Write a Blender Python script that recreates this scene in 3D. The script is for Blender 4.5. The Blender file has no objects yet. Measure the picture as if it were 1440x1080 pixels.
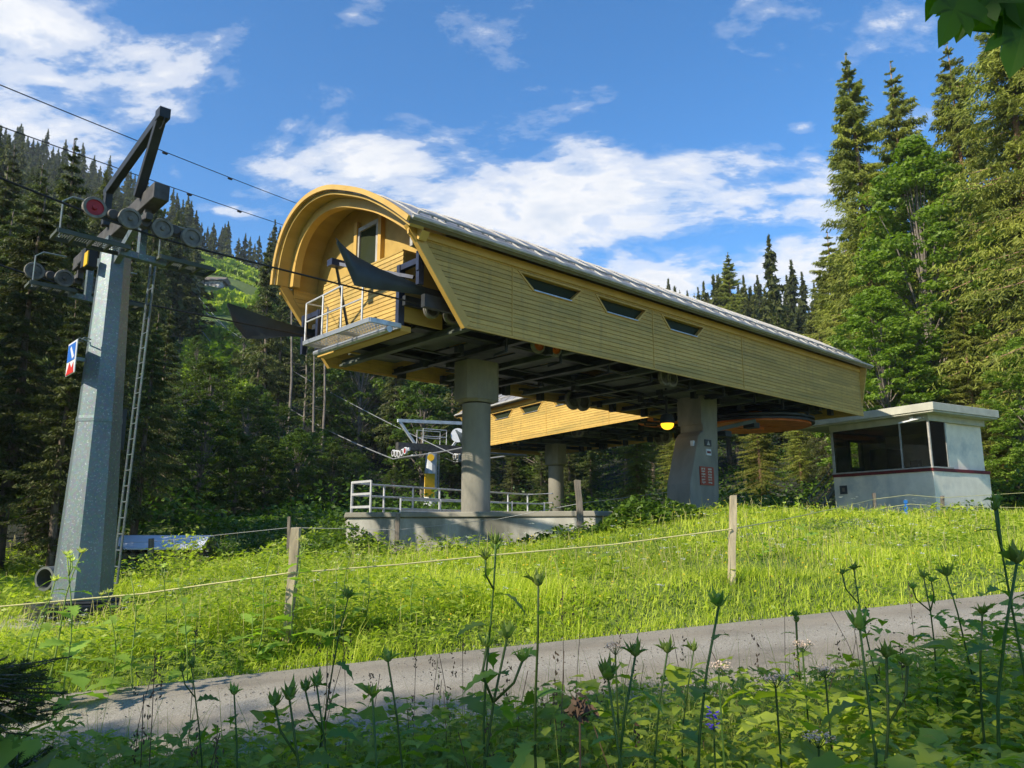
import bpy, bmesh, math, random
import numpy as np
from mathutils import Vector, Matrix
random.seed(7)
SC = bpy.context.scene
COL = SC.collection
PI = math.pi
# ------------------------------------------------------------------ camera
F = 1090.0; TH = math.atan(205 / F); CZ = 1.7
cam = bpy.data.cameras.new('camera'); co = bpy.data.objects.new('camera', cam); COL.objects.link(co)
co.location = (0, 0, CZ); co.rotation_euler = (PI / 2 + TH, 0, 0)
cam.sensor_width = 36; cam.lens = 36 * F / 1440; cam.clip_start = 0.05; cam.clip_end = 3000
SC.camera = co

def at(px, py, Y):                      # the world point seen at a photo position, at distance Y ahead
    a = (px - 720) / F; b = (540 - py) / F
    r = (a, math.cos(TH) - b * math.sin(TH), math.sin(TH) + b * math.cos(TH))
    t = Y / r[1]
    return Vector((r[0] * t, Y, CZ + r[2] * t))

# ------------------------------------------------------------------ object helpers
def tag(o, label=None, cat=None, group=None, kind=None):
    if label: o['label'] = label
    if cat: o['category'] = cat
    if group: o['group'] = group
    if kind: o['kind'] = kind
    return o
def empty(name, loc=(0, 0, 0), rz=0.0):
    o = bpy.data.objects.new(name, None); COL.objects.link(o)
    o.location = loc; o.rotation_euler = (0, 0, rz); o.empty_display_size = 0.2
    return o
def link(name, me, parent=None):
    o = bpy.data.objects.new(name, me); COL.objects.link(o)
    if parent: o.parent = parent
    return o
def kids(o): return list(o.children)
def copy_tree(o, parent=None):
    c = o.copy(); COL.objects.link(c)
    if parent: c.parent = parent
    for ch in kids(o): copy_tree(ch, c)
    return c

class MB:
    def __init__(s): s.v = []; s.f = []; s.m = []; s.cur = 0
    def mat(s, i): s.cur = i; return s
    def add(s, vs, fs):
        b = len(s.v); s.v += [tuple(p) for p in vs]
        for f in fs: s.f.append(tuple(b + i for i in f)); s.m.append(s.cur)
        return s
    def box(s, x0, x1, y0, y1, z0, z1):
        return s.add([(x0,y0,z0),(x1,y0,z0),(x1,y1,z0),(x0,y1,z0),(x0,y0,z1),(x1,y0,z1),(x1,y1,z1),(x0,y1,z1)],
                     [(0,3,2,1),(4,5,6,7),(0,1,5,4),(1,2,6,5),(2,3,7,6),(3,0,4,7)])
    def bar(s, p0, p1, w, h, up=(0,0,1), taper=1.0):
        p0 = Vector(p0); p1 = Vector(p1); d = (p1 - p0).normalized(); up = Vector(up)
        if abs(d.dot(up)) > .98: up = Vector((1, 0, 0))
        a = d.cross(up).normalized() * w / 2; b = a.cross(d).normalized() * h / 2
        vs = [p0-a-b, p0+a-b, p0+a+b, p0-a+b] + [p1+(-a-b)*taper, p1+(a-b)*taper, p1+(a+b)*taper, p1+(-a+b)*taper]
        return s.add(vs, [(0,1,2,3),(7,6,5,4),(0,4,5,1),(1,5,6,2),(2,6,7,3),(3,7,4,0)])
    def tube(s, pts, r, n=8, r1=None, caps=True):
        pts = [Vector(p) for p in pts]; N = len(pts); r1 = r if r1 is None else r1
        vs = []; fs = []; prev = None
        for i, p in enumerate(pts):
            d = (pts[min(i+1, N-1)] - pts[max(i-1, 0)]).normalized()
            if prev is None:
                up = Vector((0,0,1)) if abs(d.z) < .95 else Vector((1,0,0))
                a = d.cross(up).normalized()
            else: a = (prev - d * prev.dot(d)).normalized()
            prev = a; b = d.cross(a); rr = r + (r1 - r) * i / max(N-1, 1)
            for k in range(n):
                t = 2*PI*k/n; vs.append(p + a*math.cos(t)*rr + b*math.sin(t)*rr)
        for i in range(N-1):
            for k in range(n):
                k2 = (k+1) % n; fs.append((i*n+k, i*n+k2, (i+1)*n+k2, (i+1)*n+k))
        if caps: fs.append(tuple(range(n-1, -1, -1))); fs.append(tuple((N-1)*n+k for k in range(n)))
        return s.add(vs, fs)
    def lathe(s, c, axis, prof, n=24, caps=True):              # prof: (radius, distance along axis)
        c = Vector(c); d = Vector(axis).normalized()
        up = Vector((0,0,1)) if abs(d.z) < .95 else Vector((1,0,0))
        a = d.cross(up).normalized(); b = d.cross(a); vs = []; fs = []; M = len(prof)
        for r, h in prof:
            for k in range(n):
                t = 2*PI*k/n; vs.append(c + d*h + (a*math.cos(t)+b*math.sin(t))*max(r, .0005))
        for i in range(M-1):
            for k in range(n):
                k2 = (k+1) % n; fs.append((i*n+k, i*n+k2, (i+1)*n+k2, (i+1)*n+k))
        if caps: fs.append(tuple(range(n-1, -1, -1))); fs.append(tuple((M-1)*n+k for k in range(n)))
        return s.add(vs, fs)
    def prism(s, poly, vec):                         # planar polygon extruded along vec
        n = len(poly); vec = Vector(vec); vs = [Vector(p) for p in poly]; vs += [p + vec for p in vs]
        return s.add(vs, [tuple(range(n-1, -1, -1)), tuple(range(n, 2*n))] + [(i, (i+1) % n, n+(i+1) % n, n+i) for i in range(n)])
    def build(s, name, mats, parent=None, smooth=False, bevel=0):
        me = bpy.data.meshes.new(name); me.from_pydata(s.v, [], s.f); me.update()
        if not isinstance(mats, (list, tuple)): mats = [mats]
        for m in mats: me.materials.append(m)
        if len(mats) > 1: me.polygons.foreach_set('material_index', s.m)
        bm = bmesh.new(); bm.from_mesh(me); bmesh.ops.recalc_face_normals(bm, faces=bm.faces); bm.to_mesh(me); bm.free()
        if smooth:
            me.shade_smooth(); me.set_sharp_from_angle(angle=math.radians(35))
        o = link(name, me, parent)
        if bevel:
            b = o.modifiers.new('bevel', 'BEVEL'); b.width = bevel; b.segments = 2; b.limit_method = 'ANGLE'; b.angle_limit = .6
        return o

def np_mesh(name, V, Q, mats, tint=None, smooth=False, midx=None):      # quads from numpy
    me = bpy.data.meshes.new(name); V = np.asarray(V, dtype=np.float32).reshape(-1, 3); Q = np.asarray(Q, dtype=np.int32).reshape(-1, 4)
    me.vertices.add(len(V)); me.vertices.foreach_set('co', V.ravel())
    me.loops.add(Q.size); me.loops.foreach_set('vertex_index', Q.ravel())
    me.polygons.add(len(Q)); me.polygons.foreach_set('loop_start', np.arange(0, Q.size, 4, dtype=np.int32))
    me.polygons.foreach_set('loop_total', np.full(len(Q), 4, dtype=np.int32))
    if not isinstance(mats, (list, tuple)): mats = [mats]
    for m in mats: me.materials.append(m)
    if midx is not None: me.polygons.foreach_set('material_index', np.asarray(midx, dtype=np.int32))
    if smooth: me.polygons.foreach_set('use_smooth', np.ones(len(Q), dtype=bool))
    if tint is not None:
        a = me.attributes.new('tint', 'FLOAT', 'FACE'); a.data.foreach_set('value', np.asarray(tint, dtype=np.float32))
    me.update(calc_edges=True)
    return me

# ------------------------------------------------------------------ materials
def newmat(name):
    m = bpy.data.materials.new(name); m.use_nodes = True; nt = m.node_tree
    return m, nt, nt.nodes['Principled BSDF']
def N(nt, t, **kw):
    n = nt.nodes.new(t)
    for k, v in kw.items(): setattr(n, k, v)
    return n
def L(nt, a, b): nt.links.new(a, b)
def ramp(nt, fac, stops):
    r = N(nt, 'ShaderNodeValToRGB'); cr = r.color_ramp
    while len(cr.elements) < len(stops): cr.elements.new(.5)
    for e, (p, c) in zip(cr.elements, stops):
        e.position = p; e.color = (c, c, c, 1) if isinstance(c, (int, float)) else (*c, 1)
    L(nt, fac, r.inputs[0]); return r
def noise(nt, scale, detail=5, rough=.55, vec=None, stretch=None, obj=True):
    n = N(nt, 'ShaderNodeTexNoise'); n.inputs['Scale'].default_value = scale
    n.inputs['Detail'].default_value = detail; n.inputs['Roughness'].default_value = rough
    tc = N(nt, 'ShaderNodeTexCoord')
    src = tc.outputs['Object'] if obj else N(nt, 'ShaderNodeNewGeometry').outputs['Position']
    if stretch:
        mp = N(nt, 'ShaderNodeMapping'); mp.inputs['Scale'].default_value = stretch; L(nt, src, mp.inputs[0]); src = mp.outputs[0]
    L(nt, src, n.inputs['Vector']); return n
def mix(nt, fac, a, b, mode='MIX'):
    m = N(nt, 'ShaderNodeMix', data_type='RGBA', blend_type=mode)
    for sock, v in ((m.inputs[0], fac), (m.inputs[6], a), (m.inputs[7], b)):
        if isinstance(v, (int, float)): sock.default_value = v
        elif isinstance(v, tuple): sock.default_value = (*v, 1)
        else: L(nt, v, sock)
    return m.outputs[2]
def bump(nt, h, strength, dist, bs):
    b = N(nt, 'ShaderNodeBump'); b.inputs['Strength'].default_value = strength; b.inputs['Distance'].default_value = dist
    L(nt, h, b.inputs['Height']); L(nt, b.outputs[0], bs.inputs['Normal'])
def simple(name, c1, c2=None, scale=3, rough=.6, metal=0.0, bumpd=0.0, stretch=None, spec=.5, lo=.35, hi=.65, c3=None, scale3=.6):
    m, nt, bs = newmat(name); c2 = c2 or tuple(x*.7 for x in c1)
    n = noise(nt, scale, 6, stretch=stretch); r = ramp(nt, n.outputs[0], [(lo, c2), (hi, c1)])
    out = r.outputs[0]
    if c3:
        n3 = noise(nt, scale3, 8, .65, stretch=stretch); r3 = ramp(nt, n3.outputs[0], [(.5, 0.0), (.68, 1.0)])
        out = mix(nt, r3.outputs[0], out, c3)
    if name == 'yellow_boards':        # each board weathered a little differently, dirt along the lower edge, rain streaks
        tc = N(nt, 'ShaderNodeTexCoord'); sp = N(nt, 'ShaderNodeSeparateXYZ'); L(nt, tc.outputs['Object'], sp.inputs[0])
        fl = N(nt, 'ShaderNodeMath', operation='MULTIPLY'); L(nt, sp.outputs[2], fl.inputs[0]); fl.inputs[1].default_value = 10
        f2_ = N(nt, 'ShaderNodeMath', operation='FLOOR'); L(nt, fl.outputs[0], f2_.inputs[0])
        fx_ = N(nt, 'ShaderNodeMath', operation='MULTIPLY'); L(nt, sp.outputs[0], fx_.inputs[0]); fx_.inputs[1].default_value = .27
        fx2 = N(nt, 'ShaderNodeMath', operation='MULTIPLY_ADD'); L(nt, f2_.outputs[0], fx2.inputs[0]); fx2.inputs[1].default_value = .37; L(nt, fx_.outputs[0], fx2.inputs[2])
        fx3 = N(nt, 'ShaderNodeMath', operation='FLOOR'); L(nt, fx2.outputs[0], fx3.inputs[0])
        cc = N(nt, 'ShaderNodeCombineXYZ'); L(nt, f2_.outputs[0], cc.inputs[0]); L(nt, fx3.outputs[0], cc.inputs[1])
        wn_ = N(nt, 'ShaderNodeTexWhiteNoise', noise_dimensions='2D'); L(nt, cc.outputs[0], wn_.inputs['Vector'])
        out = mix(nt, 1.0, out, ramp(nt, wn_.outputs['Value'], [(0, .86), (1, 1.1)]).outputs[0], 'MULTIPLY')
        st_ = noise(nt, 3.5, 5, .6, stretch=(1.6, 1.6, .16)); out = mix(nt, ramp(nt, st_.outputs[0], [(.52, 0.0), (.72, .5)]).outputs[0], out, (.3, .21, .06))
        gr = noise(nt, 26, 4, .6, stretch=(.12, .3, 1)); out = mix(nt, 1.0, out, ramp(nt, gr.outputs[0], [(.3, .86), (.7, 1.08)]).outputs[0], 'MULTIPLY')
    L(nt, out, bs.inputs['Base Color'])
    rr = ramp(nt, n.outputs[0], [(.3, min(1, rough+.12)), (.7, rough)]); L(nt, rr.outputs[0], bs.inputs['Roughness'])
    bs.inputs['Metallic'].default_value = metal; bs.inputs['Specular IOR Level'].default_value = spec
    if bumpd: bump(nt, noise(nt, scale*6, 4, stretch=stretch).outputs[0], .6, bumpd, bs)
    return m
def leafmat(name, dark, light, trans=.35, rough=.55, vary=.25, tcol=None):
    m, nt, bs = newmat(name)
    at_ = N(nt, 'ShaderNodeAttribute', attribute_name='tint'); oi = N(nt, 'ShaderNodeObjectInfo')
    n = noise(nt, .9, 2)
    ad = N(nt, 'ShaderNodeMath', operation='MULTIPLY_ADD'); L(nt, n.outputs[0], ad.inputs[0]); ad.inputs[1].default_value = .5; L(nt, at_.outputs['Fac'], ad.inputs[2])
    r = ramp(nt, ad.outputs[0], [(.1, dark), (1.1 if False else 1.0, light)])
    hv = N(nt, 'ShaderNodeHueSaturation')
    mr = N(nt, 'ShaderNodeMapRange'); L(nt, oi.outputs['Random'], mr.inputs[0]); mr.inputs[3].default_value = 1 - vary; mr.inputs[4].default_value = 1 + vary
    mh = N(nt, 'ShaderNodeMapRange'); L(nt, oi.outputs['Random'], mh.inputs[0]); mh.inputs[3].default_value = .5 - vary*.05; mh.inputs[4].default_value = .5 + vary*.05
    L(nt, mr.outputs[0], hv.inputs['Value']); L(nt, mh.outputs[0], hv.inputs['Hue']); L(nt, r.outputs[0], hv.inputs['Color'])
    L(nt, hv.outputs[0], bs.inputs['Base Color']); bs.inputs['Roughness'].default_value = rough; bs.inputs['Specular IOR Level'].default_value = .3
    tr = N(nt, 'ShaderNodeBsdfTranslucent')
    tc = mix(nt, 1.0, hv.outputs[0], tcol or (1.5, 1.7, .5), 'MULTIPLY'); L(nt, tc, tr.inputs['Color'])
    ms = N(nt, 'ShaderNodeMixShader'); ms.inputs[0].default_value = trans
    L(nt, bs.outputs[0], ms.inputs[1]); L(nt, tr.outputs[0], ms.inputs[2])
    L(nt, ms.outputs[0], nt.nodes['Material Output'].inputs['Surface'])
    return m

M = {}
M['yellow'] = simple('yellow_boards', (.57, .365, .09), (.48, .3, .065), 2.2, .55, bumpd=.002, stretch=(.25, .6, 3), c3=(.36, .25, .06), scale3=.9)
M['yellow_trim'] = simple('yellow_trim', (.58, .36, .085), (.48, .29, .06), 1.5, .5)
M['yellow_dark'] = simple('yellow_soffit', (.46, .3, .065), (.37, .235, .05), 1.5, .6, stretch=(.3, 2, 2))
M['galv'] = None
M['concrete'] = simple('concrete', (.29, .265, .21), (.18, .165, .13), 1.2, .85, bumpd=.004, stretch=(1, 1, .45), c3=(.15, .145, .12), scale3=.8)
M['concrete_old'] = simple('weathered_concrete', (.48, .46, .4), (.32, .3, .25), 1.4, .9, bumpd=.006, stretch=(1, 1, .5), c3=(.12, .115, .09), scale3=.55)
M['black_steel'] = simple('dark_painted_steel', (.022, .026, .028), (.012, .014, .015), 4, .5, .0)
M['navy_steel'] = simple('blue_black_steel', (.03, .04, .075), (.018, .022, .04), 4, .42, .2)
M['wing'] = simple('dark_guide_sheet', (.03, .042, .045), (.018, .026, .028), 2.5, .42, .1)
M['deck'] = simple('grey_deck_panel', (.1, .115, .092), (.055, .065, .05), 1.4, .6, .1, c3=(.06, .07, .05), scale3=1.3)
M['alu'] = simple('aluminium', (.55, .57, .58), (.4, .42, .43), 6, .38, .75)
M['pale_steel'] = simple('pale_galvanised_steel', (.66, .68, .68), (.5, .52, .52), 3, .5, .2)
M['white_alu'] = simple('pale_rail_metal', (.6, .6, .6), (.45, .45, .45), 6, .45, .3)
M['rubber'] = simple('rubber', (.24, .225, .19), (.13, .12, .1), 8, .85)
M['rim_grey'] = simple('grey_rim', (.2, .19, .16), (.1, .095, .08), 6, .6, .3)
M['rim_red'] = simple('red_rim', (.42, .015, .02), (.28, .01, .012), 6, .5)
M['orange'] = simple('orange_wheel_paint', (.62, .15, .012), (.42, .09, .01), 3, .5)
M['brown_steel'] = simple('brown_grey_steel', (.1, .095, .085), (.055, .05, .045), 5, .6, .3)
M['frame_grey'] = simple('window_frame_grey', (.42, .4, .36), (.3, .28, .25), 5, .5)
M['white_paint'] = simple('white_paint', (.86, .775, .64), (.74, .66, .54), 2.0, .8, bumpd=.002, c3=(.55, .53, .47), scale3=.9)
M['roof_cream'] = simple('cream_fascia', (.5, .48, .38), (.4, .38, .3), 2, .6)
M['maroon'] = simple('maroon_band', (.16, .012, .018), (.11, .01, .012), 5, .5)
M['post_wood'] = simple('pale_post_wood', (.5, .42, .26), (.33, .27, .17), 6, .8, bumpd=.003, stretch=(6, 6, .8), c3=(.16, .13, .09), scale3=3)
M['grit'] = simple('grey_grit', (.34, .3, .25), (.2, .18, .15), 9, .9)
M['drygrass'] = leafmat('dry_grass_stalk', (.3, .26, .1), (.55, .48, .2), .3, .6, .0)
M['old_wood'] = simple('grey_old_wood', (.22, .18, .14), (.12, .1, .08), 6, .9, bumpd=.004, stretch=(5, 5, .7))
M['pink_umbel'] = simple('faded_pink_umbel', (.66, .5, .36), (.5, .36, .26), 30, .8)
M['tape'] = simple('fence_tape', (.6, .55, .25), (.48, .42, .16), 40, .7)
M['cable'] = simple('steel_cable', (.03, .03, .032), (.015, .015, .016), 30, .5, .4)
M['cable_light'] = simple('bright_cable', (.42, .42, .4), (.3, .3, .3), 30, .4, .6)
M['bark'] = simple('bark', (.17, .125, .085), (.08, .058, .04), 5, .9, bumpd=.02, stretch=(2, 2, .5), c3=(.26, .22, .17), scale3=1.2)
M['bark_pale'] = simple('pale_bark', (.24, .2, .16), (.12, .1, .08), 4, .9, bumpd=.01, stretch=(1, 1, .6))
M['bark_red'] = simple('reddish_bark', (.36, .21, .12), (.19, .11, .065), 4, .9, bumpd=.02, stretch=(2, 2, .5))
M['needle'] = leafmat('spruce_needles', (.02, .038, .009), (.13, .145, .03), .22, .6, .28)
M['needle_lit'] = leafmat('sunlit_spruce_needles', (.055, .08, .012), (.31, .32, .05), .28, .6, .15)  # paler, yellower copy of the needles: sunlight put into the colour
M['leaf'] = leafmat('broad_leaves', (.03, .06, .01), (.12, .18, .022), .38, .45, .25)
M['leaf_lit'] = leafmat('sunlit_broad_leaves', (.07, .13, .012), (.24, .32, .045), .42, .45, .15)  # brighter copy of the broad leaves, sun painted into its greens
M['grass'] = leafmat('grass_blades', (.14, .225, .022), (.62, .65, .09), .5, .55, .0)
M['weed'] = leafmat('weed_leaves', (.1, .19, .015), (.46, .52, .07), .45, .45, .0)
M['fgleaf'] = leafmat('undergrowth_leaves', (.075, .135, .01), (.36, .42, .045), .42, .4, .0)
M['fggrass'] = leafmat('undergrowth_grass', (.1, .16, .02), (.4, .42, .09), .4, .5, .0)
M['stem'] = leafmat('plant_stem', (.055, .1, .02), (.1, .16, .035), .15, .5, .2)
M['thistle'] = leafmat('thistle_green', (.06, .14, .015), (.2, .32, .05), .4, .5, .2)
M['head'] = leafmat('sunlit_thistle_bracts', (.36, .42, .1), (.62, .64, .22), .4, .55, .2)  # bracts for the lit thistles, sunlight included in the colour
M['head_dark'] = leafmat('shaded_thistle_bracts', (.08, .15, .025), (.24, .32, .07), .4, .55, .25)  # same bracts darkened for the near thistles: shade put into the colour
M['stem_lit'] = leafmat('sunlit_stem', (.2, .28, .06), (.34, .42, .12), .2, .5, .1)  # brightened copies of stem and leaf, sunlight painted into the colour
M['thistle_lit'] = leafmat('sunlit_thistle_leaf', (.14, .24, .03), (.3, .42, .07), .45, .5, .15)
M['umbel'] = leafmat('white_umbel', (.5, .52, .42), (.72, .72, .62), .3, .7, .0, (1, 1, 1))
M['sycamore'] = leafmat('sycamore_leaf', (.06, .14, .008), (.16, .3, .02), .6, .4, .0)
M['yflower'] = simple('yellow_petals', (.7, .5, .02), (.6, .4, .02), 20, .7)
M['blue_plastic'] = simple('blue_plastic', (.02, .16, .5), (.02, .12, .4), 10, .4)
M['sheet_metal'] = simple('pale_sheet_metal', (.8, .8, .84), (.7, .7, .75), 3, .4, .4)
M['pipe'] = simple('pipe_grey', (.12, .13, .12), (.07, .08, .07), 4, .6)
M['sign_white'] = simple('sign_white', (.7, .7, .7), (.6, .6, .6), 10, .4)
M['sign_blue'] = simple('sign_blue', (.02, .15, .55), (.02, .12, .45), 10, .35)
M['sign_red'] = simple('sign_red', (.6, .03, .02), (.5, .025, .015), 10, .4)
M['sign_redbrown'] = simple('sign_board_red', (.36, .055, .02), (.28, .04, .016), 6, .5)
M['sign_yellow'] = simple('sign_yellow', (.75, .45, .01), (.65, .38, .01), 6, .45)
M['sign_dark'] = simple('sign_dark', (.05, .055, .06), (.03, .03, .035), 6, .5)
M['stone'] = simple('pale_rubble_stone', (.55, .53, .5), (.16, .15, .15), 1.6, .9, lo=.45, hi=.55)
M['dark_in'] = simple('interior_dark', (.05, .045, .04), (.03, .028, .025), 2, .8)
M['cream_in'] = simple('interior_cream', (.24, .2, .13), (.17, .14, .09), 2, .8)
M['dry'] = simple('dry_brown_plant', (.16, .1, .05), (.09, .05, .03), 9, .9)
M['violet'] = simple('violet_petals', (.09, .04, .42), (.06, .03, .3), 20, .7)

def galv():
    m, nt, bs = newmat('galvanised_steel')
    vo = N(nt, 'ShaderNodeTexVoronoi'); vo.inputs['Scale'].default_value = 26; tc = N(nt, 'ShaderNodeTexCoord'); L(nt, tc.outputs['Object'], vo.inputs['Vector'])
    sp = noise(nt, 30, 3, .7); spr = ramp(nt, sp.outputs[0], [(.6, 0.0), (.68, 1.0)])
    a = mix(nt, .35, (.15, .19, .195), vo.outputs['Color'], 'SOFT_LIGHT')
    n = noise(nt, 1.2, 6, .6, stretch=(1, 1, .35)); r = ramp(nt, n.outputs[0], [(.35, (.11, .14, .145)), (.65, (.2, .24, .24))])
    b = mix(nt, .55, a, r.outputs[0]); c = mix(nt, spr.outputs[0], b, (.36, .4, .4)); L(nt, c, bs.inputs['Base Color'])
    bs.inputs['Metallic'].default_value = .45; bs.inputs['Roughness'].default_value = .5
    return m
M['galv'] = galv()
def glass(name, c, tr=.0, sp=.8):
    m, nt, bs = newmat(name); bs.inputs['Base Color'].default_value = (*c, 1); bs.inputs['Roughness'].default_value = .06
    bs.inputs['Specular IOR Level'].default_value = sp
    if tr:
        t = N(nt, 'ShaderNodeBsdfTransparent'); t.inputs[0].default_value = (.75, .78, .74, 1); g = N(nt, 'ShaderNodeBsdfGlossy'); g.inputs['Roughness'].default_value = .02
        fr = N(nt, 'ShaderNodeFresnel'); fr.inputs[0].default_value = 1.6
        ms = N(nt, 'ShaderNodeMixShader'); L(nt, fr.outputs[0], ms.inputs[0]); L(nt, t.outputs[0], ms.inputs[1]); L(nt, g.outputs[0], ms.inputs[2])
        L(nt, ms.outputs[0], nt.nodes['Material Output'].inputs['Surface'])
    return m
M['glass_dark'] = glass('dark_window_glass', (.03, .036, .018), 0, .015)
M['glass_clear'] = glass('clear_glass', (.5, .5, .5), 1)
def roofmat():
    m, nt, bs = newmat('metal_shingles')
    tc = N(nt, 'ShaderNodeTexCoord')
    br = N(nt, 'ShaderNodeTexBrick'); br.inputs['Scale'].default_value = 1; br.inputs['Mortar Size'].default_value = .012
    br.inputs['Brick Width'].default_value = .55; br.inputs['Row Height'].default_value = .35
    br.inputs['Color1'].default_value = (.33, .31, .29, 1); br.inputs['Color2'].default_value = (.48, .45, .41, 1); br.inputs['Mortar'].default_value = (.1, .09, .08, 1)
    L(nt, tc.outputs['UV'], br.inputs[0])
    n = noise(nt, 1.5, 7, .65); L(nt, mix(nt, ramp(nt, n.outputs[0], [(.4, .0), (.7, .5)]).outputs[0], br.outputs[0], (.25, .2, .15)), bs.inputs['Base Color'])
    bs.inputs['Roughness'].default_value = .42; bs.inputs['Metallic'].default_value = .35
    bump(nt, br.outputs['Fac'], -.6, .02, bs); return m
M['roof'] = roofmat()
def emis(name, c, s):
    m, nt, bs = newmat(name); bs.inputs['Base Color'].default_value = (*c, 1); bs.inputs['Emission Color'].default_value = (*c, 1); bs.inputs['Emission Strength'].default_value = s
    return m
M['amber'] = emis('amber_lamp_glass', (1.0, .55, .02), 1.3)

# ------------------------------------------------------------------ terrain
CP = np.array([(-4.3,7.5,.19),(6.9,10.5,.93),(-2.47,8.7,.62),(2.88,10.2,1.05),(-7.19,12.85,.22),(-7.6,11.6,.15),(15.7,28,2.0),(8,23,2.05),(4,20.5,2.0),(1.6,16.4,1.6),(2.6,16.6,1.9),(4.6,18.5,2.14),(5.6,21,2.2),(-2.4,17,1.0),(-.8,17.3,1.02),(-3.5,18.4,.92),(.7,16.7,1.2),
  (-9.3,19,.5),(-9.9,21.5,.32),(-8.6,22,.4),(0,0,-.15),(-3,2,.38),(-2,3,.45),(3,2.4,.7),(6,4,.6),(0,3.4,.42),(-2,4,.28),(0,2,.35),(-3.4,4.6,.15),(2.2,4.4,.55),(12,14,1.55),(20,18,2.1),(-12,12,.2),(-14,25,1.2),(-6,26,1.6),(0,24,1.9),(20,32,2.4),(26,28,2.6),(5,38,2.4),(-6,54,2.9),(14,40,2.6),(-12,38,2.3),(-20,0,-1),(20,0,1.2),(0,-20,-.8),(0,13,1.15),(6,14,1.4),(-5,21,1.15),(-.5,21,1.1)])
RP = np.array([0.0, 7.05]); RE = np.array([.966, .2588]); RN = np.array([-.2588, .966])
def road_z(s): return .505 + .062 * s
def sstep(x, a, b):
    t = np.clip((x - a) / (b - a), 0, 1); return t * t * (3 - 2 * t)
def gz(x, y):
    x = np.asarray(x, dtype=float); y = np.asarray(y, dtype=float); sh = x.shape; x = x.ravel(); y = y.ravel()
    xc = np.clip(x, -30, 40); yc = np.clip(y, -30, 60)
    plane = .25 + .03 * xc + .045 * yc
    res = CP[:, 2] - (.25 + .03 * CP[:, 0] + .045 * CP[:, 1])
    d2 = (xc[:, None] - CP[:, 0])**2 + (yc[:, None] - CP[:, 1])**2 + .6
    w = d2**-1.6; z = plane + (w * res).sum(1) / (w.sum(1) + 1e-4)
    r = np.hypot(x, y); a = np.where(y > 1, x / np.maximum(y, 1), np.sign(x) * 3)
    S = np.interp(a, [-1.5, -.7, -.38, -.1, .3, .7, 1.5], [.42, .43, .42, .33, .275, .31, .3])
    R0 = np.interp(a, [-1, -.6, -.3, 0, .4, 1], [27, 30, 40, 60, 46, 42])
    D = np.interp(a, [-.6, 0, .5], [330, 270, 230])
    rr = np.minimum(r, D); t = np.maximum(rr - R0, 0); hill = S * t * t / (t + 14) - .25 * np.maximum(r - D, 0)
    hill *= sstep(y, -5, 25)
    hill = hill * (1 + .05 * np.sin(x * .03 + 1) + .04 * np.sin(y * .045 + x * .02)) + sstep(r, 60, 120) * 1.5 * np.sin(x * .11) * np.cos(y * .09)
    z = z + hill + .05 * np.sin(x * 1.3 + y * .7) * np.cos(y * 1.1 - x * .5) * sstep(r, 5, 14)
    q = (x - RP[0]) * RN[0] + (y - RP[1]) * RN[1]; s = (x - RP[0]) * RE[0] + (y - RP[1]) * RE[1]
    k = 1 - sstep(np.abs(q), 1.62, 2.5); k *= (np.abs(s) < 60)
    z = z * (1 - k) + (road_z(np.clip(s, -40, 40)) - .06) * k
    return z.reshape(sh)
def gz1(x, y): return float(gz(np.array([x]), np.array([y]))[0])
def build_ground():
    n = 420; t = np.linspace(-1, 1, n)
    gx = 430 * np.sinh(5.2 * t) / math.sinh(5.2); gy = 12 + 440 * np.sinh(5.2 * t) / math.sinh(5.2)
    X, Y = np.meshgrid(gx, gy); Z = gz(X, Y); V = np.stack([X, Y, Z], -1).reshape(-1, 3)
    i = np.arange(n * n).reshape(n, n); Q = np.stack([i[:-1, :-1], i[:-1, 1:], i[1:, 1:], i[1:, :-1]], -1).reshape(-1, 4)
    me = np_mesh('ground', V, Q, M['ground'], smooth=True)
    r = np.hypot(V[:, 0], V[:, 1]); a = V[:, 0] / np.maximum(V[:, 1], 1)
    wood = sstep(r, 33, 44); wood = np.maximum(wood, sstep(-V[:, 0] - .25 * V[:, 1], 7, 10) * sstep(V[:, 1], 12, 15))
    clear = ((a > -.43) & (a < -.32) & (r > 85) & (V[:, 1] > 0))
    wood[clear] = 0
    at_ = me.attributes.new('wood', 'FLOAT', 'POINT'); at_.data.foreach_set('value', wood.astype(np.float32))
    return tag(link('ground', me), kind='structure')
def groundmat():
    m, nt, bs = newmat('meadow_soil_and_grass')
    a = N(nt, 'ShaderNodeAttribute', attribute_name='wood')
    n = noise(nt, 1.3, 8, .65, obj=False); n2 = noise(nt, 14, 6, .7, obj=False)
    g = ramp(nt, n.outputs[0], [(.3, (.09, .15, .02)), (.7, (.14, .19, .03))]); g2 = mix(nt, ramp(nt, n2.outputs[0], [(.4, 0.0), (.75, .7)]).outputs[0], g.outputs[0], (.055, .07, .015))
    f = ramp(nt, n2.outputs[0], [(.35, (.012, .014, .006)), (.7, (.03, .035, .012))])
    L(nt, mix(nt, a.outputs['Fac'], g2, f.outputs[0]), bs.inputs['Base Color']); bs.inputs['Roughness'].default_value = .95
    bump(nt, n2.outputs[0], .8, .06, bs); return m
M['ground'] = groundmat()
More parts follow.
